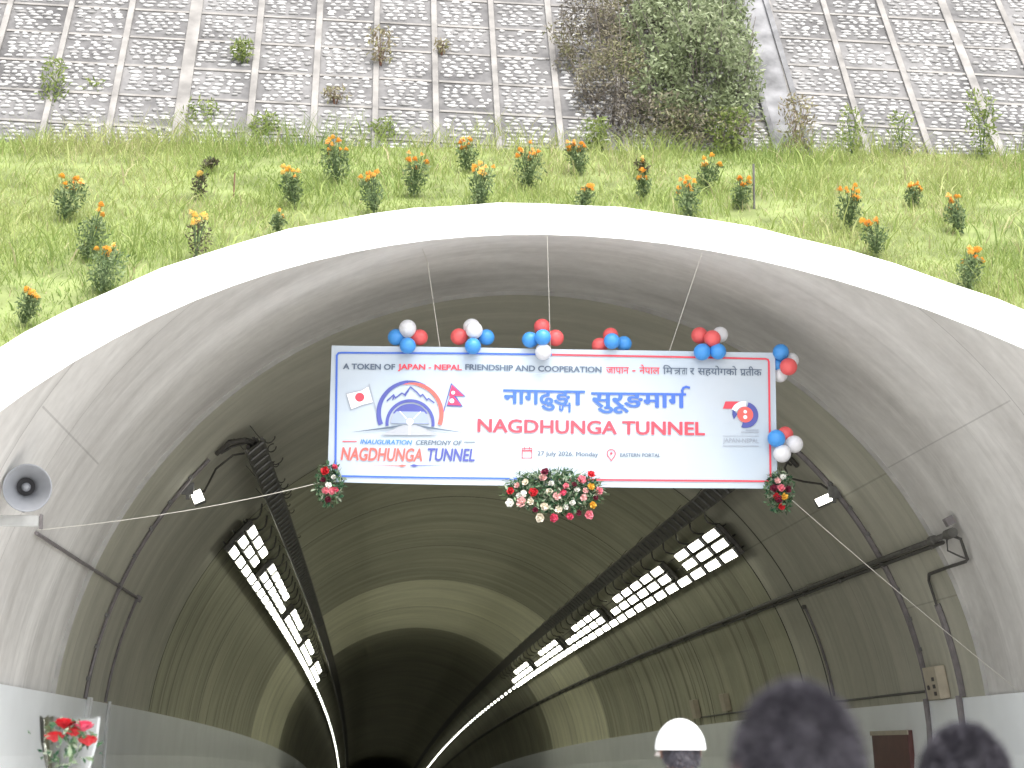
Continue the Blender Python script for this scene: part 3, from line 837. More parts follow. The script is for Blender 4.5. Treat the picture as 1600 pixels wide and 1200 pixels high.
g = Geo(); g.box(TI @ tp(65.2, 29.9, R_LN - .03), (.06, .08, .06)); g.build('junction', M['dark_steel'], t)

# wall boxes and thin wire above the right panels
def wallbox(label, th, y, w, h, d, marks=True):
    Mx = Matrix.Translation(tp(th, y, R_LN - d / 2 - .01)) @ Matrix.Rotation(rad(th - 90), 4, 'Y')
    t = thing('electrical_box', label, 'electrical box', mat=Mx, group='electrical boxes on the right wall')
    g = Geo(); g.box((0, 0, 0), (d, w, h)); g.build('case', M['beige_box'], t, bevel=.01)
    if marks:
        g = Geo()
        for zz in (-.16, -.05, .06): g.box((-d / 2 - .003, -w * .2, zz * h / .5), (.006, w * .18, h * .12))
        g.build('label_plate', M['ink'], t)
        g = Geo(); g.tube([(-d / 2, w * .22, -h * .12), (-d / 2 - .02, w * .22, -h * .12)], .03, 10); g.build('socket', M['ink'], t)
wallbox('beige electrical box with dark markings at the top of the white panels', 80.4, 24.15, .55, .42, .14)
wallbox('small beige box low on the right wall, nearer of the two behind the heads', 78.6, 38.9, .5, .36, .12, False)
wallbox('small beige box low on the right wall, farther of the two behind the heads', 78.9, 42.6, .5, .42, .12, False)
g = Geo(); g.tube([tp(81.4 - (.4 if y > 34 else 0), y, R_LN - .02) for y in (24.4, 27, 30, 34, 36, 39, 42.5)], .018, 5)
tag(g.build('wall_wire', M['cable']), 'thin dark wire along the right wall just above the white panels', 'wire')
Mx = Matrix.Translation(tp(86.5, 26.6, R_LN - .07)) @ Matrix.Rotation(rad(-3), 4, 'Y')
t = thing('wall_cabinet', 'dark maroon cabinet set into the white panels on the right', 'cabinet', mat=Mx)
g = Geo(); g.box((0, 0, -.55), (.12, 1.9, 1.1)); g.build('body', M['maroon'], t, bevel=.01)
g = Geo(); g.box((-.065, 0, -.03), (.02, 1.96, .06)); g.build('frame', M['beige_box'], t)
g = Geo(); g.box((-.07, -.8, -.6), (.03, .04, .14)); g.build('handle', M['galv'], t)

# lamps: three rows in blocks, then one row running off into the depth
def lamp_at(th, y, s):
    A, B = tp(s * th, y - .5, 5.36), tp(s * th, y + .5, 5.36)
    ty = (B - A).normalized()
    zr = Vector((math.sin(rad(s * th)), 0, math.cos(rad(s * th)))); zr = (zr - ty * zr.dot(ty)).normalized()
    xx = ty.cross(zr)
    Mx = Matrix((xx, ty, zr)).transposed().to_4x4(); Mx.translation = (A + B) / 2
    return Mx
proto = thing('tunnel_lamp', '', 'lamp', (0, 0, 0))
g = Geo(); g.box((0, 0, .045), (.17, 1.48, .08)); ph = g.build('housing', M['dark_steel'], proto)
g = Geo(); g.box((0, .03, -.012), (.138, 1.06, .02)); pd = g.build('diffuser', M['lamp'], proto)
g = Geo(); g.box((0, -.61, -.004), (.14, .14, .02)); pc = g.build('end_cap', M['galv'], proto)
blocks = [(31.0, 37.2), (37.9, 47.4), (48.2, 58.3), (59.1, 69.2), (70.0, 79.0)]
first = True
def put(th, y, s, lab, grp):
    global first
    if first: r = proto; first = False
    else:
        r = proto.copy(); COL.objects.link(r)
        for c in (ph, pd, pc):
            k = c.copy(); COL.objects.link(k); k.parent = r
    r.matrix_world = lamp_at(th, y, s) @ Matrix.Diagonal((.6 if y > 80 else 1, 1, 1, 1)); r['label'] = lab; r['group'] = grp
ROWS = (('lowest', 51.5, ()), ('middle', 49.0, (3, 10, 17, 24)), ('upper', 46.6, (3, 9, 10, 15, 16, 17, 22, 23, 24, 29, 30)))
for s, side in ((-1, 'left'), (1, 'right')):
    for rn, th, cut in ROWS:
        i = 0
        for k in range(31):
            if k in cut: continue
            put(th, 31.75 + k * 1.56, s, '%s lamp from the portal in the %s row on the %s vault' % (ordinal(i), rn, side), 'white strip lamps on the %s vault' % side)
            i += 1
    for k in range(50):
        put(51.5, 80.5 + k * 2.4, s, 'small far lamp in the single row trailing into the dark on the %s vault' % side, 'far lamps trailing away on the %s vault' % side)
    for bi, (b0, b1) in enumerate(blocks):
        t = thing('lamp_rack', '%s steel rack from the portal behind the lamps on the %s vault' % (ordinal(bi), side), 'lamp rack', tp(s * 49, b0, 5.45), 'lamp racks on the %s vault' % side)
        TI = Matrix.Translation(-t.location)
        for rn, th, cut in ROWS:
            g = Geo(); g.tube([TI @ p for p in run(s * th, 5.5, b0, b1, 1.6)], .018, 4); g.build('rail', M['dark_steel'], t)
        for yy in (b0 - .05, b1 - .1):
            g = Geo(); a = [TI @ tp(s * q, yy, 5.40) for q in np.linspace(45.8, 52.3, 5)]
            for p0, p1 in zip(a[:-1], a[1:]): g.tube([p0, p1], .04, 4)
            g.build('cross_bar', M['dark_steel'], t)

# ------------------------------------------------------------------ horn speaker on the left
HC = Vector((-4.86, 16.6, 3.93))
look = (CAMP - HC).normalized()
q = (look + Vector((.06, 0, -.05))).normalized().to_track_quat('Z', 'Y').to_matrix().to_4x4(); q.translation = HC
t = thing('horn_speaker', 'round grey horn loudspeaker bracketed on the left portal wall', 'loudspeaker', mat=q)
g = Geo(); g.lathe([(.205, .0), (.212, .008), (.207, .014), (.196, .0), (.165, -.045), (.125, -.10), (.095, -.155), (.08, -.21), (.076, -.24), (.0, -.24)], 40)
g.lathe([(.205, 0), (.17, -.055), (.13, -.11), (.10, -.17), (.088, -.25), (.10, -.26), (.10, -.36), (.0, -.36)], 40)
g.build('horn', M['horn'], t, smooth=True)
g = Geo(); g.lathe([(.081, -.205), (.06, -.232), (.0, -.236)], 24); g.build('throat', M['horn_dark'], t, smooth=True)
g = Geo(); g.ell((0, 0, -.15), .040, .040, .05, 16, 10); g.build('phase_plug', M['horn'], t, smooth=True)
g = Geo(); g.tube([(.0, -.16, -.13), (0, -.20, -.22), (0, -.22, -.34)], .02, 6); g.build('yoke', M['galv'], t)
P = Vector((-5.05, 16.95, 3.68))
t = thing('speaker_bracket', 'flat grey bracket arm under the horn speaker on the left wall', 'bracket', P)
g = Geo(); g.box((-.12, 0, 0), (.74, .06, .095)); g.build('arm', M['light_conduit'], t, bevel=.006)
g = Geo(); g.box((.262, 0, -.005), (.02, .08, .13)); g.build('end_plate', M['conduit'], t)

# ------------------------------------------------------------------ banner
BM = Matrix(((0.99906, 0.04178, 0.01172, 0.1235), (-0.04202, 0.9989, 0.02067, 20.4407), (-0.01084, -0.02115, 0.99972, 5.2965), (0, 0, 0, 1)))
ban = thing('banner', 'wide white inauguration banner hanging in the portal with English and Nepali lettering', 'banner', mat=BM)
BW, BH = 4.947, 1.536
mm, n, l, p = mat_new('banner_vinyl')
tc = n.new("ShaderNodeTexCoord"); no = n.new("ShaderNodeTexNoise"); no.inputs["Scale"].default_value = .9; no.inputs["Detail"].default_value = 2
l.new(tc.outputs["Object"], no.inputs["Vector"]); rp = n.new("ShaderNodeValToRGB"); e = rp.color_ramp.elements
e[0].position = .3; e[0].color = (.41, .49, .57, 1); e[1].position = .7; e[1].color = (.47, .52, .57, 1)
l.new(no.outputs["Fac"], rp.inputs[0]); l.new(rp.outputs[0], p.inputs["Base Color"]); p.inputs["Roughness"].default_value = .45
nx, nz = 60, 20; vs = []
for fr in (0, 1):
    for j in range(nz + 1):
        for i in range(nx + 1):
            x, z = -BW / 2 + BW * i / nx, -BH / 2 + BH * j / nz
            z2 = z - (.012 * math.sin(i / nx * math.pi) if j == 0 else 0) 
            vs.append((x, (0.0 if fr == 0 else .03), z2))
N1 = (nx + 1) * (nz + 1); w_ = nx + 1
fs = [(j * w_ + i, j * w_ + i + 1, (j + 1) * w_ + i + 1, (j + 1) * w_ + i) for j in range(nz) for i in range(nx)]
fs += [tuple(N1 + k for k in reversed(f)) for f in fs[:nx * nz]]
fs += [(i + 1, i, N1 + i, N1 + i + 1) for i in range(nx)] + [(nz * w_ + i, nz * w_ + i + 1, N1 + nz * w_ + i + 1, N1 + nz * w_ + i) for i in range(nx)]
fs += [(j * w_, (j + 1) * w_, N1 + (j + 1) * w_, N1 + j * w_) for j in range(nz)] + [((j + 1) * w_ + nx, j * w_ + nx, N1 + j * w_ + nx, N1 + (j + 1) * w_ + nx) for j in range(nz)]
g = Geo(); g.add(vs, fs); g.build('panel', mm, ban)
def ink(name, col): return plain(name, col, .5, .04, 5)
I = {'blue': ink('ink_blue', (.045, .13, .55)), 'navy': ink('ink_navy', (.07, .085, .33)), 'red': ink('ink_red', (.72, .055, .085)), 'coral': ink('ink_coral', (.80, .12, .10)),
     'grey': ink('ink_grey', (.10, .135, .19)), 'lblue': ink('ink_light_blue', (.04, .20, .55)), 'white': ink('ink_white', (.85, .85, .87)), 'lgrey': ink('ink_pale_grey', (.33, .36, .42)),
     'road': ink('ink_road', (.36, .38, .42)), 'mist': ink('ink_mist', (.30, .36, .55)), 'crimson': ink('ink_crimson', (.62, .04, .12))}
LY = -0.010
def flat(name, polys, mat, y=LY):                 # polys: lists of (x, z)
    g = Geo()
    for k, pl in enumerate(polys):
        g.add([(a, y - .00004 * k, b) for a, b in pl], [tuple(range(len(pl)))])
    return g.build(name, mat, ban)
def stroke(pts, w):
    out = []
    pts2 = [pts[0]]
    for a, b in zip(pts[:-1], pts[1:]):
        k_ = max(1, int(math.hypot(b[0] - a[0], b[1] - a[1]) / .15))
        pts2 += [(a[0] + (b[0] - a[0]) * i / k_, a[1] + (b[1] - a[1]) * i / k_) for i in range(1, k_ + 1)]
    for a, b in zip(pts2[:-1], pts2[1:]):
        dx, dz = b[0] - a[0], b[1] - a[1]; L = math.hypot(dx, dz); nx_, nz_ = -dz / L * w / 2, dx / L * w / 2
        ex, ez = dx / L * w * .3, dz / L * w * .3
        out.append([(a[0] + nx_ - ex, a[1] + nz_ - ez), (a[0] - nx_ - ex, a[1] - nz_ - ez), (b[0] - nx_ + ex, b[1] - nz_ + ez), (b[0] + nx_ + ex, b[1] + nz_ + ez)])
    return out
def arcband(cx, cz, r0, r1, a0, a1, n=28, taper0=1.0, taper1=1.0):
    out = []
    for i in range(n):
        q = []
        for k in (i, i + 1):
            a = rad(a0 + (a1 - a0) * k / n); f = taper0 + (taper1 - taper0) * k / n
            m_ = (r0 + r1) / 2; h_ = (r1 - r0) / 2 * f
            q.append(((cx + (m_ - h_) * math.cos(a), cz + (m_ - h_) * math.sin(a)), (cx + (m_ + h_) * math.cos(a), cz + (m_ + h_) * math.sin(a))))
        out.append([q[0][0], q[0][1], q[1][1], q[1][0]])
    return out
def disc(cx, cz, r, n=28): return [(cx + r * math.cos(2 * math.pi * k / n), cz + r * math.sin(2 * math.pi * k / n)) for k in range(n)]

def glyphs(txt, bold=0.0, shear=0.0):             # outline text turned into a mesh: vertices (n,2) and faces
    c = bpy.data.curves.new('lettering', 'FONT'); c.body = txt; c.offset = bold; c.shear = shear; c.resolution_u = 3
    o = bpy.data.objects.new('lettering', c); COL.objects.link(o)
    bpy.context.view_layer.update()
    me = o.evaluated_get(bpy.context.evaluated_depsgraph_get()).to_mesh()
    v = np.array([tuple(q.co)[:2] for q in me.vertices]); f = [tuple(q.vertices) for q in me.polygons]
    o.evaluated_get(bpy.context.evaluated_depsgraph_get()).to_mesh_clear()
    bpy.data.objects.remove(o); bpy.data.curves.remove(c)
    return v, f
def islands(nv, f):
    par = list(range(nv))
    def fd(a):
        while par[a] != a: par[a] = par[par[a]]; a = par[a]
        return a
    for q in f:
        for k in q[1:]: par[fd(k)] = fd(q[0])
    ids = {}; return np.array([ids.setdefault(fd(i), len(ids)) for i in range(nv)])
def text(txt, x0, x1, ztop, zbot, mat, cap=0.70, bold=0.0, shear=0.0, extra=None, name='lettering'):
    v, f = glyphs(txt, 0.0, shear)
    xs = (x1 - x0) / (v[:, 0].max() - v[:, 0].min() + 2 * bold); zs = (ztop - zbot) / (cap + 2 * bold * .6)
    isl = islands(len(v), f)
    g = Geo()
    for k, (dx, dz) in enumerate(((0, 0), (-1, 0), (1, 0), (-.6, .6), (.6, .6), (-.6, -.6), (.6, -.6)) if bold else ((0, 0),)):
        X = x0 + (v[:, 0] - v[:, 0].min() + bold * (1 + dx)) * xs; Z = zbot + (v[:, 1] + bold * .6 + dz * bold) * zs
        Y = LY - .0004 * (isl % 3) - .00013 * k
        g.add(list(zip(X, Y, Z)), f)
    if extra: 
        for pl in extra: g.add([(a, LY - .0022, b) for a, b in pl], [tuple(range(len(pl)))])
    return g.build(name, mat, ban)
HD = .62
B1 = 0.034
text('A TOKEN OF', -2.34, -1.763, .565, .499, I['grey'], bold=B1)
text('JAPAN - NEPAL', -1.732, -1.023, .568, .504, I['red'], bold=B1)
text('FRIENDSHIP AND COOPERATION', -.987, .531, .575, .508, I['grey'], bold=B1)
text('जापान', .581, .835, .572, .498, I['red'], HD, .012)
text('-', .872, .908, .60, .50, I['red'], bold=.01)
text('नेपाल', .95, 1.177, .572, .498, I['red'], HD, .012)
text('िम', 1.213, 1.325, .572, .498, I['grey'], HD, .012,
     extra=stroke([(1.31, .566), (1.42, .566)], .011) + stroke([(1.398, .57), (1.398, .498)], .011) + stroke([(1.345, .540), (1.398, .540)], .010) + stroke([(1.398, .536), (1.350, .503)], .010))
text('ता', 1.422, 1.486, .572, .498, I['grey'], HD, .012)
text('र', 1.514, 1.566, .572, .498, I['grey'], HD, .012)
text('सहयोगको', 1.602, 2.044, .572, .498, I['grey'], HD, .012)
text('पतीक', 2.075, 2.318, .572, .498, I['grey'], HD, .012, extra=stroke([(2.118, .523), (2.088, .503)], .011))
# big Nepali title: the joined nga-ga and the hook over the last letter are drawn by hand
text('नागढुङ', -.562, .195, .297, .135, I['blue'], HD, .026)
text('ा', .212, .325, .297, .135, I['blue'], HD, .026,
     extra=stroke([(.12, .286), (.34, .286)], .026) + stroke([(.175, .155), (.175, .058)], .024) + stroke([(.068, .118), (.068, .085), (.085, .070), (.10, .085), (.098, .112)], .019) + stroke([(.10, .128), (.185, .128)], .017))
text('सुरूङमाग', .414, 1.47, .283, .116, I['blue'], HD, .026,
     extra=stroke([(1.43, .28), (1.425, .315), (1.44, .345), (1.47, .357), (1.505, .348)], .026))
text('NAGDHUNGA TUNNEL', -.841, 1.674, -.036, -.188, I['red'], bold=.026)
text('INAUGURATION', -2.126, -1.555, -.289, -.341, I['lblue'], bold=.02, shear=.2)
text('CEREMONY OF', -1.515, -1.008, -.287, -.339, I['grey'], bold=.02, shear=.2)
text('NAGDHUNGA', -2.335, -1.441, -.378, -.525, I['coral'], bold=.03, shear=.18)
text('TUNNEL', -1.385, -.865, -.373, -.518, I['navy'], bold=.03, shear=.18)
text('27 July 2026, Monday', -.178, .494, -.39, -.44, I['grey'], bold=.014)
text('EASTERN PORTAL', .736, 1.178, -.398, -.438, I['grey'], bold=.016)
text('JAPAN-NEPAL', 1.874, 2.272, -.213, -.263, I['lgrey'], bold=.0)
flat('border_line', stroke([(-.026, .703), (-2.36, .686), (-2.395, .68), (-2.413, .655)], .02) + stroke([(-2.413, .655), (-2.388, -.67)], .022) + stroke([(-2.388, -.67), (-2.37, -.697), (-2.34, -.703), (-.0, -.703)], .02), I['blue'])
flat('border_line', stroke([(-.02, .703), (2.36, .694), (2.39, .687), (2.40, .66)], .02) + stroke([(2.40, .66), (2.395, -.65)], .022) + stroke([(2.395, -.65), (2.385, -.678), (2.35, -.69), (0.0, -.703)], .02), I['red'])
flat('rule', stroke([(-2.318, -.318), (-2.168, -.316)], .010), I['red']); flat('rule', stroke([(-.984, -.304), (-.864, -.302)], .010), I['grey'])
flat('ornament', [[(-2.095, -.583), (-1.70, -.572), (-1.66, -.562), (-1.605, -.575), (-1.66, -.590), (-1.70, -.580)], ], I['coral'])
flat('ornament', [[(-1.136, -.568), (-1.49, -.568), (-1.53, -.556), (-1.58, -.574), (-1.53, -.588), (-1.49, -.577)]], I['navy'])
# tunnel emblem with two flags
cx, cz = -1.584, .016
flat('emblem_ring', arcband(cx, cz, .325, .372, 203, 95, 30, 1.15, .75) + arcband(cx, cz + .004, .335, .364, 95, 62, 10, .75, .15), I['navy'])
flat('emblem_ring', arcband(cx + .005, cz - .012, .318, .362, 105, 75, 10, .1, .7) + arcband(cx + .005, cz - .012, .318, .362, 75, -20, 30, .8, 1.1), I['coral'], LY - .004)
flat('emblem_arch', arcband(cx, -.103, .237, .271, 187, -7, 36), I['navy'])
flat('emblem_mouth', [[(cx + .222 * math.cos(rad(a)), -.105 + .222 * math.sin(rad(a))) for a in np.linspace(0, 180, 30)]], I['lgrey'], LY - .0003)
flat('emblem_mouth', [[(cx + .222 * math.cos(rad(a)), -.105 + .222 * math.sin(rad(a))) for a in np.linspace(30, 150, 20)]], I['navy'], LY - .001)
flat('emblem_mouth', [[(cx + .205 * math.cos(rad(a)), -.105 + .20 * math.sin(rad(a))) for a in list(np.linspace(0, 42, 8)) + list(np.linspace(138, 180, 8))]], I['mist'], LY - .003)
flat('emblem_glow', [disc(cx - .002, -.085, .038)] + stroke([(-1.70, .03), (-1.625, -.05)], .008) + stroke([(-1.47, .03), (-1.545, -.05)], .008), I['white'], LY - .005)
flat('emblem_road', [[(-1.674, -.127), (-1.505, -.124), (-1.262, -.231), (-1.912, -.241)]], I['road'], LY - .006)
flat('emblem_road_edge', [[(-2.237, -.216), (-1.70, -.125), (-1.66, -.125), (-1.78, -.162)], [(-.962, -.202), (-1.49, -.122), (-1.52, -.122), (-1.40, -.16)]], I['grey'], LY - .007)
flat('emblem_lane', stroke([(-1.589, -.13), (-1.589, -.16)], .012) + stroke([(-1.589, -.175), (-1.589, -.225)], .02), I['white'], LY - .008)
flat('emblem_mountain', stroke([(-1.843, .147), (-1.772, .216), (-1.753, .179), (-1.682, .236), (-1.652, .218), (-1.587, .306), (-1.513, .245), (-1.476, .202), (-1.452, .224), (-1.403, .16), (-1.385, .179), (-1.324, .131)], .014)
     + [[(-1.587, .306), (-1.61, .25), (-1.625, .235), (-1.64, .195), (-1.66, .215)], [(-1.772, .216), (-1.765, .17), (-1.79, .15)]], I['navy'], LY - .002)
flat('japan_flag_edge', stroke([(-2.053, .31), (-2.13, .262), (-2.298, .22), (-2.238, .042), (-2.11, .095), (-1.999, .126)], .008) + stroke([(-2.047, .335), (-1.954, .016)], .009), I['lgrey'])
flat('japan_flag', [[(-2.055, .305), (-2.13, .256), (-2.29, .215), (-2.234, .048), (-2.11, .100), (-2.003, .130)]], I['white'], LY - .002)
flat('japan_flag_disc', [disc(-2.146, .182, .051)], I['red'], LY - .004)
flat('nepal_flag_edge', [[(-1.136, .352), (-.975, .205), (-1.10, .215)], [(-1.125, .27), (-1.005, .092), (-1.185, .098)]] + stroke([(-1.136, .35), (-1.219, .028)], .010), I['navy'])
flat('nepal_flag', [[(-1.131, .335), (-.998, .214), (-1.16, .21)], [(-1.135, .24), (-1.022, .106), (-1.175, .108)]], I['crimson'], LY - .003)
flat('nepal_flag_emblem', [disc(-1.115, .247, .020, 12), disc(-1.128, .155, .026, 12)], I['white'], LY - .005)
# anniversary emblem at the right
flat('anniversary_seven', [[(1.906, .199), (2.067, .201), (2.02, .165), (1.985, .118), (1.876, .116)]], I['red'])
flat('anniversary_zero', arcband(2.125, .052, .085, .147, 75, -108, 30), I['navy'])
flat('anniversary_swoosh', arcband(2.115, .055, .09, .15, 160, 80, 14), I['white'], LY - .002)
flat('anniversary_zero', [[(1.985, .111), (2.038, .058), (1.997, -.004), (1.98, .05)]], I['navy'], LY - .003)
flat('anniversary_disc', [disc(2.125, .054, .089)], I['coral'], LY - .004)
flat('anniversary_disc_mark', [disc(2.125, .086, .02, 12), disc(2.124, .025, .023, 12)], I['white'], LY - .006)
flat('fine_print', [[(2.13, -.114), (2.275, -.112), (2.275, -.120), (2.13, -.122)], [(2.075, -.139), (2.275, -.136), (2.275, -.146), (2.075, -.149)], [(1.874, -.188), (2.274, -.183), (2.274, -.188), (1.874, -.193)], [(1.873, -.299), (2.272, -.293), (2.272, -.301), (1.873, -.307)]], I['lgrey'])
flat('calendar_icon', stroke([(-.345, -.365), (-.238, -.362), (-.238, -.47), (-.345, -.473), (-.345, -.365)], .009) + stroke([(-.345, -.392), (-.238, -.389)], .014) + stroke([(-.318, -.35), (-.318, -.375)], .009) + stroke([(-.265, -.348), (-.265, -.373)], .009), I['red'])
flat('pin_icon', arcband(.637, -.405, .040, .050, -35, 215, 20) + stroke([(.598, -.43), (.637, -.485), (.677, -.43)], .010) + [disc(.637, -.405, .015, 10)], I['red'])

def slack(x, z): return .0075 * math.sin(2.7 * x + 1.4 * z + .5) + .005 * math.sin(-1.9 * x + 3.1 * z + 1.2)
for ch in ban.children:
    for v in ch.data.vertices: v.co.y += slack(v.co.x, v.co.z)
    ch.data.update()

# ropes carrying and bracing the banner
def rope(label, pts, r=.008):
    g = Geo(); g.tube(pts, r, 5); tag(g.build('rope', M['rope']), label, 'rope', 'ropes holding the banner')
def bl(x, z, y=0.0): return BM @ Vector((x, y, z))
rope('thin rope from the vault to the top of the banner, left one', [tp(-14.0, 19.95, R_IN), tp(-13.3, 20.5, R_IN - .02), bl(-1.27, .765, .015)], .004)
rope('thin rope from the collar to the top middle of the banner', [tp(0.05, 19.85, R_IN + .02), bl(-.04, .765, .015)], .004)
rope('thin rope from the vault to the top of the banner, right one', [tp(17.3, 19.6, R_IN), bl(1.29, .765, .015)], .004)
a, b = bl(-2.46, -.75, .01), tp(-67.0, 18.76, R_IN - .01)
rope('bracing rope from the lower left banner corner to the left wall', [a + (b - a) * k / 8 - Vector((0, 0, .25 * (k / 8) * (1 - k / 8))) for k in range(9)], .0042)
a, b = bl(2.47, -.75, .01), tp(82.5, 21.36, R_IN - .02)
rope('bracing rope from the lower right banner corner to the right wall', [a + (b - a) * k / 8 - Vector((0, 0, .12 * (k / 8) * (1 - k / 8))) for k in range(9)], .0042)

# balloons in bunches
def latex(name, col):
    m, n, l, p = mat_new(name)
    p.inputs["Roughness"].default_value = .38
    lw = n.new("ShaderNodeTexNoise"); lw.inputs["Scale"].default_value = 3
    rp = n.new("ShaderNodeValToRGB"); rp.color_ramp.elements[0].color = (*[c * .92 for c in col], 1); rp.color_ramp.elements[1].color = (*col, 1)
    tc = n.new("ShaderNodeTexCoord"); l.new(tc.outputs["Object"], lw.inputs["Vector"]); l.new(lw.outputs["Fac"], rp.inputs[0]); l.new(rp.outputs[0], p.inputs["Base Color"])
    tr = n.new("ShaderNodeBsdfTranslucent"); mx = n.new("ShaderNodeMixShader"); mx.inputs[0].default_value = .18
    l.new(rp.outputs[0], tr.inputs["Color"]); l.new(p.outputs[0], mx.inputs[1]); l.new(tr.outputs[0], mx.inputs[2]); l.new(mx.outputs[0], n["Material Output"].inputs["Surface"])
    return m
BC = {'b': latex('blue_latex', (.075, .35, .82)), 'r': latex('red_latex', (.85, .14, .14)), 'w': latex('white_latex', (.82, .82, .84))}
BUN = [
 ('bunch of four balloons with a white one on top, leftmost on the banner edge', [(-1.634, .972, -.02, .097, 'w'), (-1.762, .884, .05, .094, 'b'), (-1.498, .888, .05, .09, 'r'), (-1.626, .75, -.12, .09, 'b')]),
 ('bunch with two overlapping white balloons, red at left and blue at right', [(-1.062, .898, .03, .094, 'r'), (-.921, 1.009, .03, .097, 'w'), (-.893, .943, -.1, .094, 'w'), (-.755, .896, .03, .09, 'b'), (-.905, .756, -.12, .09, 'b')]),
 ('bunch on the top middle of the banner with a white balloon at its bottom', [(-.133, 1.03, .05, .094, 'r'), (-.271, .859, -.04, .09, 'b'), (.017, .902, .03, .094, 'r'), (-.134, .861, -.16, .09, 'b'), (-.124, .706, -.11, .092, 'w')]),
 ('low bunch of two red and two blue balloons without any white', [(.639, .96, .1, .087, 'r'), (.518, .844, .12, .09, 'r'), (.641, .857, -.05, .09, 'b'), (.79, .866, .1, .087, 'b')]),
 ('bunch with two red, one white and two lower blue balloons near the banner corner', [(1.631, .957, .02, .094, 'r'), (1.867, .979, .06, .09, 'w'), (1.755, .889, -.12, .094, 'r'), (1.64, .736, -.11, .094, 'b'), (1.819, .746, -.11, .09, 'b')]),
 ('bunch on the top right banner corner, blue balloon above a red one', [(2.533, .77, -.03, .09, 'b'), (2.509, .652, .1, .087, 'b'), (2.662, .697, .06, .087, 'w'), (2.605, .589, -.09, .097, 'r'), (2.543, .535, .1, .083, 'w')]),
 ('bunch on the right banner edge lower down, two white balloons at its bottom', [(2.578, -.152, .05, .09, 'r'), (2.448, -.229, -.12, .097, 'b'), (2.663, -.272, -.02, .097, 'w'), (2.512, -.396, -.1, .097, 'w')])]
BP = [(.30, -1.06), (.42, -1.03), (.55, -.93)]
for lab, bl_ in BUN:
    cen = Vector((sum(b[0] for b in bl_), sum(b[2] for b in bl_), sum(b[1] for b in bl_))) / len(bl_)
    t = thing('balloon_bunch', lab, 'balloons', mat=BM @ Matrix.Translation(cen), group='balloon bunches round the banner')
    for x, z, o, r, c in bl_:
        P = Vector((x, o, z)) - cen
        d = (-P).normalized()
        prof = [(0, 1.0)] + [(math.sin(a) * (1 - .05 * max(0, -math.cos(a))), math.cos(a) * (1.0 if math.cos(a) > 0 else 1.10)) for a in np.linspace(.12, 2.95, 22)] + [(.05, -1.14), (.07, -1.19), (0, -1.2)]
        Rm = (-d).to_track_quat('Z', 'Y').to_matrix()
        g = Geo(); g.lathe([(a * r, b * r) for a, b in prof], 28, Rm); g.v = [tuple(Vector(q) + P) for q in g.v]
        g.build('balloon', BC[c], t, smooth=True)
    g = Geo(); [g.tube([(0, 0, 0), (Vector((b[0], b[2], b[1])) - cen) * .3], .004, 4) for b in bl_]; g.build('tie_string', M['rope'], t)

# flower arrangements on the lower edge
PC = {'red': (.52, .02, .03), 'pink': (.72, .22, .27), 'blush': (.74, .44, .42), 'cream': (.74, .68, .56), 'white': (.78, .77, .72), 'wine': (.16, .015, .04), 'yellow': (.75, .45, .06), 'rose': (.62, .08, .15)}
PM = {k: plain(k + '_petal', v, .55, .15, 30) for k, v in PC.items()}
M['arr_leaf'] = foliage('bouquet_leaf', [(.02, .07, .035), (.05, .13, .06), (.16, .24, .13), (.42, .47, .36)], .2)
def rosebud(r, seed):
    rr = random.Random(seed); g = Geo()
    g.ell((0, 0, r * .35), r * .48, r * .48, r * .55, 8, 6)
    for j, (k, q, h, op) in enumerate(((4, .55, .85, .1), (5, .8, .75, .35), (6, 1.0, .55, .7))):
        for i in range(k):
            a = 2 * math.pi * (i + .4 * j) / k + rr.uniform(-.2, .2); da = math.pi / k * 1.25
            f = lambda aa, rr_, z: (rr_ * math.cos(aa), rr_ * math.sin(aa), z)
            b0 = len(g.v); q2 = r * q * rr.uniform(.9, 1.08)
            g.add([f(a, r * .12, -.1 * r), f(a - da, q2 * .8, h * r * .35), f(a - da * .7, q2 * (.9 + op * .2), h * r), f(a, q2 * (1 + op * .25), h * r * 1.08), f(a + da * .7, q2 * (.9 + op * .2), h * r), f(a + da, q2 * .8, h * r * .35)],
                  [(0, 1, 2, 3), (0, 3, 4, 5)])
    return g
def arrangement(label, cx_, cz_, w, h, spots, nleaf, hang):
    t = thing('flower_arrangement', label, 'flowers', mat=BM @ Matrix.Translation((cx_, -.05, cz_)), group='flower arrangements on the banner')
    n_ = nleaf; a = RNG.uniform(0, 6.28, n_); r = np.sqrt(RNG.uniform(0, 1, n_))
    c = np.stack([r * np.cos(a) * w / 2, RNG.uniform(-.10, .03, n_), r * np.sin(a) * h / 2], 1)
    v, f, tt = leaves(c, .062, .4, up=-.2 if hang else .1)
    link('foliage', np_mesh('foliage', v, f, tt), M['arr_leaf'], t)
    g = Geo()
    for k in range(int(n_ / 25)):
        a_ = random.uniform(0, 6.28); p0 = Vector((math.cos(a_) * w * .3, -.03, math.sin(a_) * h * .3)); p1 = Vector((math.cos(a_) * w * .58, -.06 + random.uniform(-.03, .03), math.sin(a_) * h * .60))
        g.tube([p0, p1], [.005, .002], 4, False)
    g.build('sprig', M['stem'], t)
    for i, (x, z, col, r) in enumerate(spots):
        gb = rosebud(r, i * 7 + int(w * 100))
        d = Vector((x * 1.4 / w * .6, -1, z * 1.2 / h * .6 + .15)).normalized()
        Rm = d.to_track_quat('Z', 'Y').to_matrix() @ Matrix.Rotation(random.uniform(0, 6), 3, 'Z')
        gb.v = [tuple(Rm @ Vector(q) + Vector((x, -.09 + random.uniform(-.02, .02), z))) for q in gb.v]
        gb.build('rose', PM[col], t)
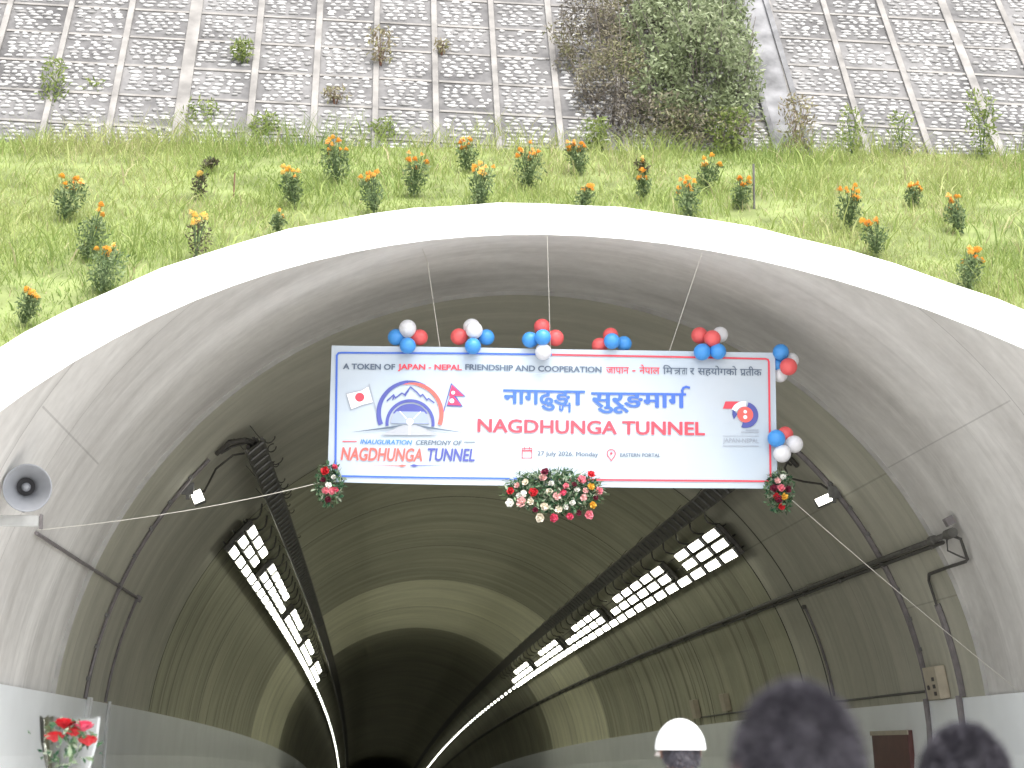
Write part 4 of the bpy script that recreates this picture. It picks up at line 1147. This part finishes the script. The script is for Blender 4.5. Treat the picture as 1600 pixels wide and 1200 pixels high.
arrangement('small hanging arrangement with a bright red rose on the lower left banner corner', -2.45, -.80, .30, .46,
    [(-.04, .12, 'red', .045), (.06, .17, 'rose', .03), (-.06, .03, 'wine', .03), (.0, -.03, 'white', .032), (-.03, -.09, 'pink', .036), (.04, -.09, 'pink', .04), (.075, -.08, 'rose', .03), (.0, -.18, 'wine', .034), (.05, .06, 'white', .025)], 420, True)
rnd = random.Random(5); sp = []
for (x, z, c, r) in [(-.47, -.05, 'red', .04), (-.47, -.19, 'white', .045), (-.35, -.18, 'blush', .05), (-.31, .06, 'cream', .035), (-.22, -.06, 'red', .045), (-.12, .12, 'blush', .04), (-.10, .19, 'wine', .04), (-.05, -.05, 'cream', .035), (.03, -.10, 'blush', .04), (-.10, -.23, 'cream', .04),
                     (.10, -.06, 'rose', .035), (.05, -.26, 'cream', .036), (-.15, -.36, 'cream', .045), (.0, -.36, 'rose', .042), (.17, -.34, 'rose', .036), (.38, -.32, 'pink', .046), (.27, -.3, 'wine', .03), (.30, .1, 'pink', .045), (.40, .17, 'red', .04), (.40, .02, 'yellow', .035), (.49, -.03, 'pink', .04),
                     (.42, -.2, 'yellow', .035), (.32, -.12, 'blush', .035), (.25, -.02, 'white', .03), (.22, .04, 'wine', .028), (.34, -.03, 'blush', .03), (-.2, -.27, 'wine', .03), (-.33, -.08, 'white', .035), (-.25, -.17, 'cream', .035), (.2, -.18, 'white', .03), (.13, .02, 'pink', .033), (-.40, .02, 'blush', .03), (.45, -.11, 'wine', .028), (-.03, .05, 'white', .03), (.13, -.23, 'white', .028), (-.38, -.1, 'white', .03)]:
    sp.append((x, z * .9 + .03, c, r))
arrangement('wide arrangement of pink, red and cream roses at the bottom middle of the banner', 0, -.85, 1.06, .46, sp, 1900, False)
arrangement('small arrangement with a yellow rose on the lower right banner corner', 2.477, -.81, .30, .44,
    [(.03, .14, 'white', .032), (-.03, .10, 'blush', .034), (.01, .02, 'pink', .042), (-.07, .02, 'wine', .04), (.08, .01, 'wine', .035), (.04, -.07, 'yellow', .036), (-.02, -.10, 'wine', .04), (-.04, -.07, 'red', .035), (.01, -.18, 'red', .034)], 480, True)

# roses in clear wrap on a tall stand, lower left corner
t = thing('rose_bouquet', 'red roses in clear wrap rising at the bottom left corner', 'bouquet', (-3.52, 11.0, 0))
for i, (x, z, c) in enumerate(((-.035, 1.845, 'red'), (.075, 1.83, 'rose'), (.02, 1.80, 'red'), (-.08, 1.77, 'red'), (.1, 1.75, 'red'))):
    gb = rosebud(.055, i + 50); gb.v = [tuple(Vector(q) + Vector((x, -.02 * (i % 2), z - .03))) for q in gb.v]; gb.build('rose', PM[c], t)
c = np.stack([RNG.normal(0, .07, 120), RNG.normal(0, .05, 120), RNG.uniform(1.6, 1.84, 120)], 1)
v, f, tt = leaves(c, .06, .4, up=.6); link('foliage', np_mesh('foliage', v, f, tt), M['arr_leaf'], t)
mw, n, l, p = mat_new('clear_wrap'); p.inputs["Transmission Weight"].default_value = 1.0; p.inputs["IOR"].default_value = 1.05; p.inputs["Roughness"].default_value = .15; p.inputs["Base Color"].default_value = (.95, .95, .95, 1)
g = Geo(); vs = []
for z, r in ((1.25, .03), (1.5, .10), (1.72, .15), (1.86, .16)):
    vs += [(r * math.cos(2 * math.pi * k / 14) * (1 + .1 * (k % 2)), r * .8 * math.sin(2 * math.pi * k / 14), z + (.02 * (k % 2))) for k in range(14)]
g.add(vs, [(j * 14 + k, j * 14 + (k + 1) % 14, (j + 1) * 14 + (k + 1) % 14, (j + 1) * 14 + k) for j in range(3) for k in range(14)]); g.build('wrap', mw, t)
g = Geo(); g.lathe([(.16, .02), (.16, 0), (.02, .03), (.018, 1.15), (.07, 1.2), (.07, 1.42), (.06, 1.42)], 16); g.build('stand', M['white_paint'], t)

# ------------------------------------------------------------------ people in the crowd, seen from behind
M['skin'] = plain('skin', (.25, .13, .085), .55, .08, 8)
M['hair'] = plain('dark_hair', (.055, .050, .062), .45, .5, 8)
M['hair_grey'] = foliage('greying_hair', [(.045, .042, .05), (.095, .090, .105), (.19, .18, .205)], .0, .42)
M['cap_white'] = plain('white_cotton', (.80, .80, .80), .8, .03, 5)
def cloth(name, c): return plain(name, c, .85, .12, 7, bump=.1)
def head_mesh(h):
    bm = bmesh.new(); bmesh.ops.create_uvsphere(bm, u_segments=28, v_segments=20, radius=1.0)
    for v in bm.verts:
        x, y, z = v.co
        wx, wy, wz = .077, .098, .118
        if z < 0: wx *= 1 - .28 * (-z) ** 1.5; wy *= 1 - .12 * (-z)
        v.co = (x * wx, y * wy + (.012 if z < -.3 and y > 0 else 0), z * wz)
        if y > .75 and abs(x) < .25: v.co.y += .022 * max(0, 1 - abs(z + .12) * 3.2) * (1 - abs(x) * 3.5 if abs(x) < .28 else 0)
        if y > .7 and .25 < abs(x) < .55 and .0 < z < .22: v.co.y -= .008
    me = bpy.data.meshes.new('head'); bm.to_mesh(me); bm.free(); return me
def person(label, x, y, top, shirt, trousers, cap=None, face=0.0, hair_len=.012):
    hgt = top; s = hgt / 1.75
    Mx = Matrix.Translation((x, y, 0)) @ Matrix.Rotation(face, 4, 'Z')
    t = thing('person', label, 'person', mat=Mx)
    J = {'pel': ((0, 0, .95), .13), 'wa': ((0, .0, 1.08), .125), 'ch': ((0, -.01, 1.28), .15), 'sh': ((0, -.01, 1.42), .10), 'nk': ((0, 0, 1.50), .055), 'hd': ((0, .015, 1.58), .055)}
    E = [('pel', 'wa'), ('wa', 'ch'), ('ch', 'sh'), ('sh', 'nk'), ('nk', 'hd')]
    for sd_, k in ((-1, 'L'), (1, 'R')):
        J.update({k + 's': ((sd_ * .18, -.01, 1.40), .062), k + 'e': ((sd_ * .25, -.03, 1.12), .043), k + 'w': ((sd_ * .26, .05, .87), .028), k + 'p': ((sd_ * .26, .075, .80), .03),
                  k + 'h': ((sd_ * .095, 0, .90), .092), k + 'k': ((sd_ * .105, .01, .49), .058), k + 'a': ((sd_ * .105, -.03, .09), .04), k + 't': ((sd_ * .12, .13, .035), .035)})
        E += [('sh', k + 's'), (k + 's', k + 'e'), (k + 'e', k + 'w'), (k + 'w', k + 'p'), ('pel', k + 'h'), (k + 'h', k + 'k'), (k + 'k', k + 'a'), (k + 'a', k + 't')]
        for i in range(4):
            dy = -.025 + i * .019; ln = (.07, .082, .078, .06)[i]
            J[k + 'f%d' % i] = ((sd_ * .262, .075 + dy + .01, .765), .010); J[k + 'g%d' % i] = ((sd_ * .250, .085 + dy + .012, .765 - ln * .55), .009); J[k + 'i%d' % i] = ((sd_ * .232, .088 + dy + .014, .765 - ln), .007)
            E += [(k + 'p', k + 'f%d' % i), (k + 'f%d' % i, k + 'g%d' % i), (k + 'g%d' % i, k + 'i%d' % i)]
        J[k + 'm'] = ((sd_ * .235, .115, .80), .011); J[k + 'n'] = ((sd_ * .222, .125, .765), .009); E += [(k + 'p', k + 'm'), (k + 'm', k + 'n')]
    names = list(J); me = bpy.data.meshes.new('body')
    me.from_pydata([Vector(J[k][0]) * s for k in names], [(names.index(a), names.index(b)) for a, b in E], [])
    o = bpy.data.objects.new('body', me); COL.objects.link(o)
    md = o.modifiers.new('skin', 'SKIN'); md.use_smooth_shade = True
    for k, nme in enumerate(names):
        r = J[nme][1] * s; sv = me.skin_vertices[0].data[k]
        sv.radius = (r * (1.25 if nme in ('ch', 'wa', 'pel') else 1), r * (.85 if nme in ('ch', 'wa', 'pel') else 1)); sv.use_root = nme == 'pel'
    o.modifiers.new('sub', 'SUBSURF').levels = 1
    bpy.context.view_layer.update(); dg = bpy.context.evaluated_depsgraph_get()
    bme = bpy.data.meshes.new_from_object(o.evaluated_get(dg)); bpy.data.objects.remove(o)
    bm = bmesh.new(); bm.from_mesh(bme)
    hm = head_mesh(s); hz = (1.75 - .118) * s - .0
    if cap: hz -= .012
    hm.transform(Matrix.Translation((0, .02, hz - .012)) @ Matrix.Scale(s, 4)); bm.from_mesh(hm)
    for sd_ in (-1, 1):
        gE = Geo(); gE.ell((sd_ * .079 * s, .015, hz - .02), .012, .022, .034, 8, 6)
        em = bpy.data.meshes.new('ear'); em.from_pydata(gE.v, [], gE.f); bm.from_mesh(em)
    bm.to_mesh(bme); bm.free(); bme.materials.clear()
    link('body', bme, M['skin'], t, smooth=True)
    # clothing: a shell over the body surface
    def shell(name, zlo, zhi, off_, mat, armz=None):
        bm = bmesh.new(); bm.from_mesh(bme); bm.normal_update()
        dl = [f for f in bm.faces if not (zlo * s < f.calc_center_median().z < zhi * s) or (abs(f.calc_center_median().x) > .2 * s and f.calc_center_median().z < (armz or 0) * s)]
        bmesh.ops.delete(bm, geom=dl, context='FACES')
        for v in bm.verts: v.co += v.normal * off_
        m2 = bpy.data.meshes.new(name); bm.to_mesh(m2); bm.free(); m2.materials.clear(); link(name, m2, mat, t, smooth=True)
    shell('shirt', .90, 1.47, .014, shirt, .93); shell('trousers', .10, .95, .018, trousers, 2)
    shell('shoes', -.1, .10, .012, M['ink'], 2)
    # hair: thousands of short strands over the scalp
    HCn = Vector((0, .02, hz - .012))
    if cap is None:
        N = 9000; d = RNG.normal(size=(N * 2, 3)); d /= np.linalg.norm(d, axis=1)[:, None]
        ok_ = (d[:, 2] > .02 + .55 * np.clip(d[:, 1], -.75, 1)); d = d[ok_][:N]
        Pp = np.array(HCn) + d * np.array([.079, .100, .120]) * s
        dirn = d * .75 + np.array([0, -.25, -.35]) + RNG.normal(0, .25, d.shape); dirn /= np.linalg.norm(dirn, axis=1)[:, None]
        sw = np.cross(dirn, d); sw /= np.linalg.norm(sw, axis=1)[:, None]; Lh = RNG.uniform(.6, 1.5, len(d))[:, None] * hair_len; wv = .0016
        v = np.stack([Pp - sw * wv, Pp + sw * wv, Pp + dirn * Lh + sw * wv * .4, Pp + dirn * Lh - sw * wv * .4], 1).reshape(-1, 3)
        link('hair', np_mesh('hair', v, np.arange(len(v)).reshape(-1, 4), np.repeat(RNG.uniform(0, 1, len(d)) ** 1.6, 4)), M['hair_grey'], t)
        bm = bmesh.new(); bmesh.ops.create_uvsphere(bm, u_segments=28, v_segments=18, radius=1)
        bmesh.ops.delete(bm, geom=[f for f in bm.faces if f.calc_center_median().z < .02 + .55 * max(-.75, f.calc_center_median().y)], context='FACES')
        for v_ in bm.verts: v_.co = (v_.co.x * .0795 * s, v_.co.y * .1005 * s + .02, v_.co.z * .1205 * s + hz - .012)
        m2 = bpy.data.meshes.new('scalp_hair'); bm.to_mesh(m2); bm.free(); link('scalp_hair', m2, M['hair'], t, smooth=True)
    else:
        d = RNG.normal(size=(9000, 3)); d /= np.linalg.norm(d, axis=1)[:, None]
        d = d[(d[:, 2] < .1) & (d[:, 2] > -.55 + .8 * np.clip(d[:, 1] + .5, 0, 2)) & (d[:, 1] < .35)]
        Pp = np.array(HCn) + d * np.array([.078, .099, .119]) * s
        dirn = d * .5 + np.array([0, 0, -.8]) + RNG.normal(0, .2, d.shape); sw = np.cross(dirn, d); sw /= np.linalg.norm(sw, axis=1)[:, None]
        v = np.stack([Pp - sw * .002, Pp + sw * .002, Pp + dirn * .02 + sw * .001, Pp + dirn * .02 - sw * .001], 1).reshape(-1, 3)
        link('hair', np_mesh('hair', v, np.arange(len(v)).reshape(-1, 4), np.repeat(RNG.uniform(0, .5, len(d)), 4)), M['hair_grey'], t)
        bm = bmesh.new(); bmesh.ops.create_uvsphere(bm, u_segments=28, v_segments=18, radius=1)
        bmesh.ops.delete(bm, geom=[f for f in bm.faces if f.calc_center_median().z < -.05], context='FACES')
        for v_ in bm.verts: v_.co = (v_.co.x * .108 * s, v_.co.y * .115 * s + .02, v_.co.z * .13 * s + hz - .012)
        m2 = bpy.data.meshes.new('cap'); bm.to_mesh(m2); bm.free()
        co = link('cap', m2, cap, t, smooth=True)
        g = Geo(); vs = []
        for k in range(9):
            a = rad(-65 + 130 * k / 8); vs += [(.104 * s * math.sin(a), .02 + .112 * s * math.cos(a), hz - .02), (.115 * s * math.sin(a), .02 + (.112 + .075 * math.cos(a)) * s * math.cos(a) + .0, hz - .04)]
        g.add(vs, [(2 * k, 2 * k + 1, 2 * k + 3, 2 * k + 2) for k in range(8)]); g.build('brim', cap, co)
    return t
person('person with short greying dark hair seen from behind, nearest to the camera', -1.238, 2.5, 1.787, cloth('blue_shirt', (.12, .16, .25)), cloth('dark_trousers', (.04, .04, .045)))
person('person with dark hair just showing at the bottom right, seen from behind', -.70, 3.5, 1.745, cloth('grey_shirt', (.2, .2, .21)), cloth('brown_trousers', (.08, .06, .045)))
person('person in a plain white cap at the bottom, seen from behind', -.434, 8.5, 1.838, cloth('pale_shirt', (.45, .47, .5)), cloth('black_trousers', (.03, .03, .033)), cap=M['cap_white'])
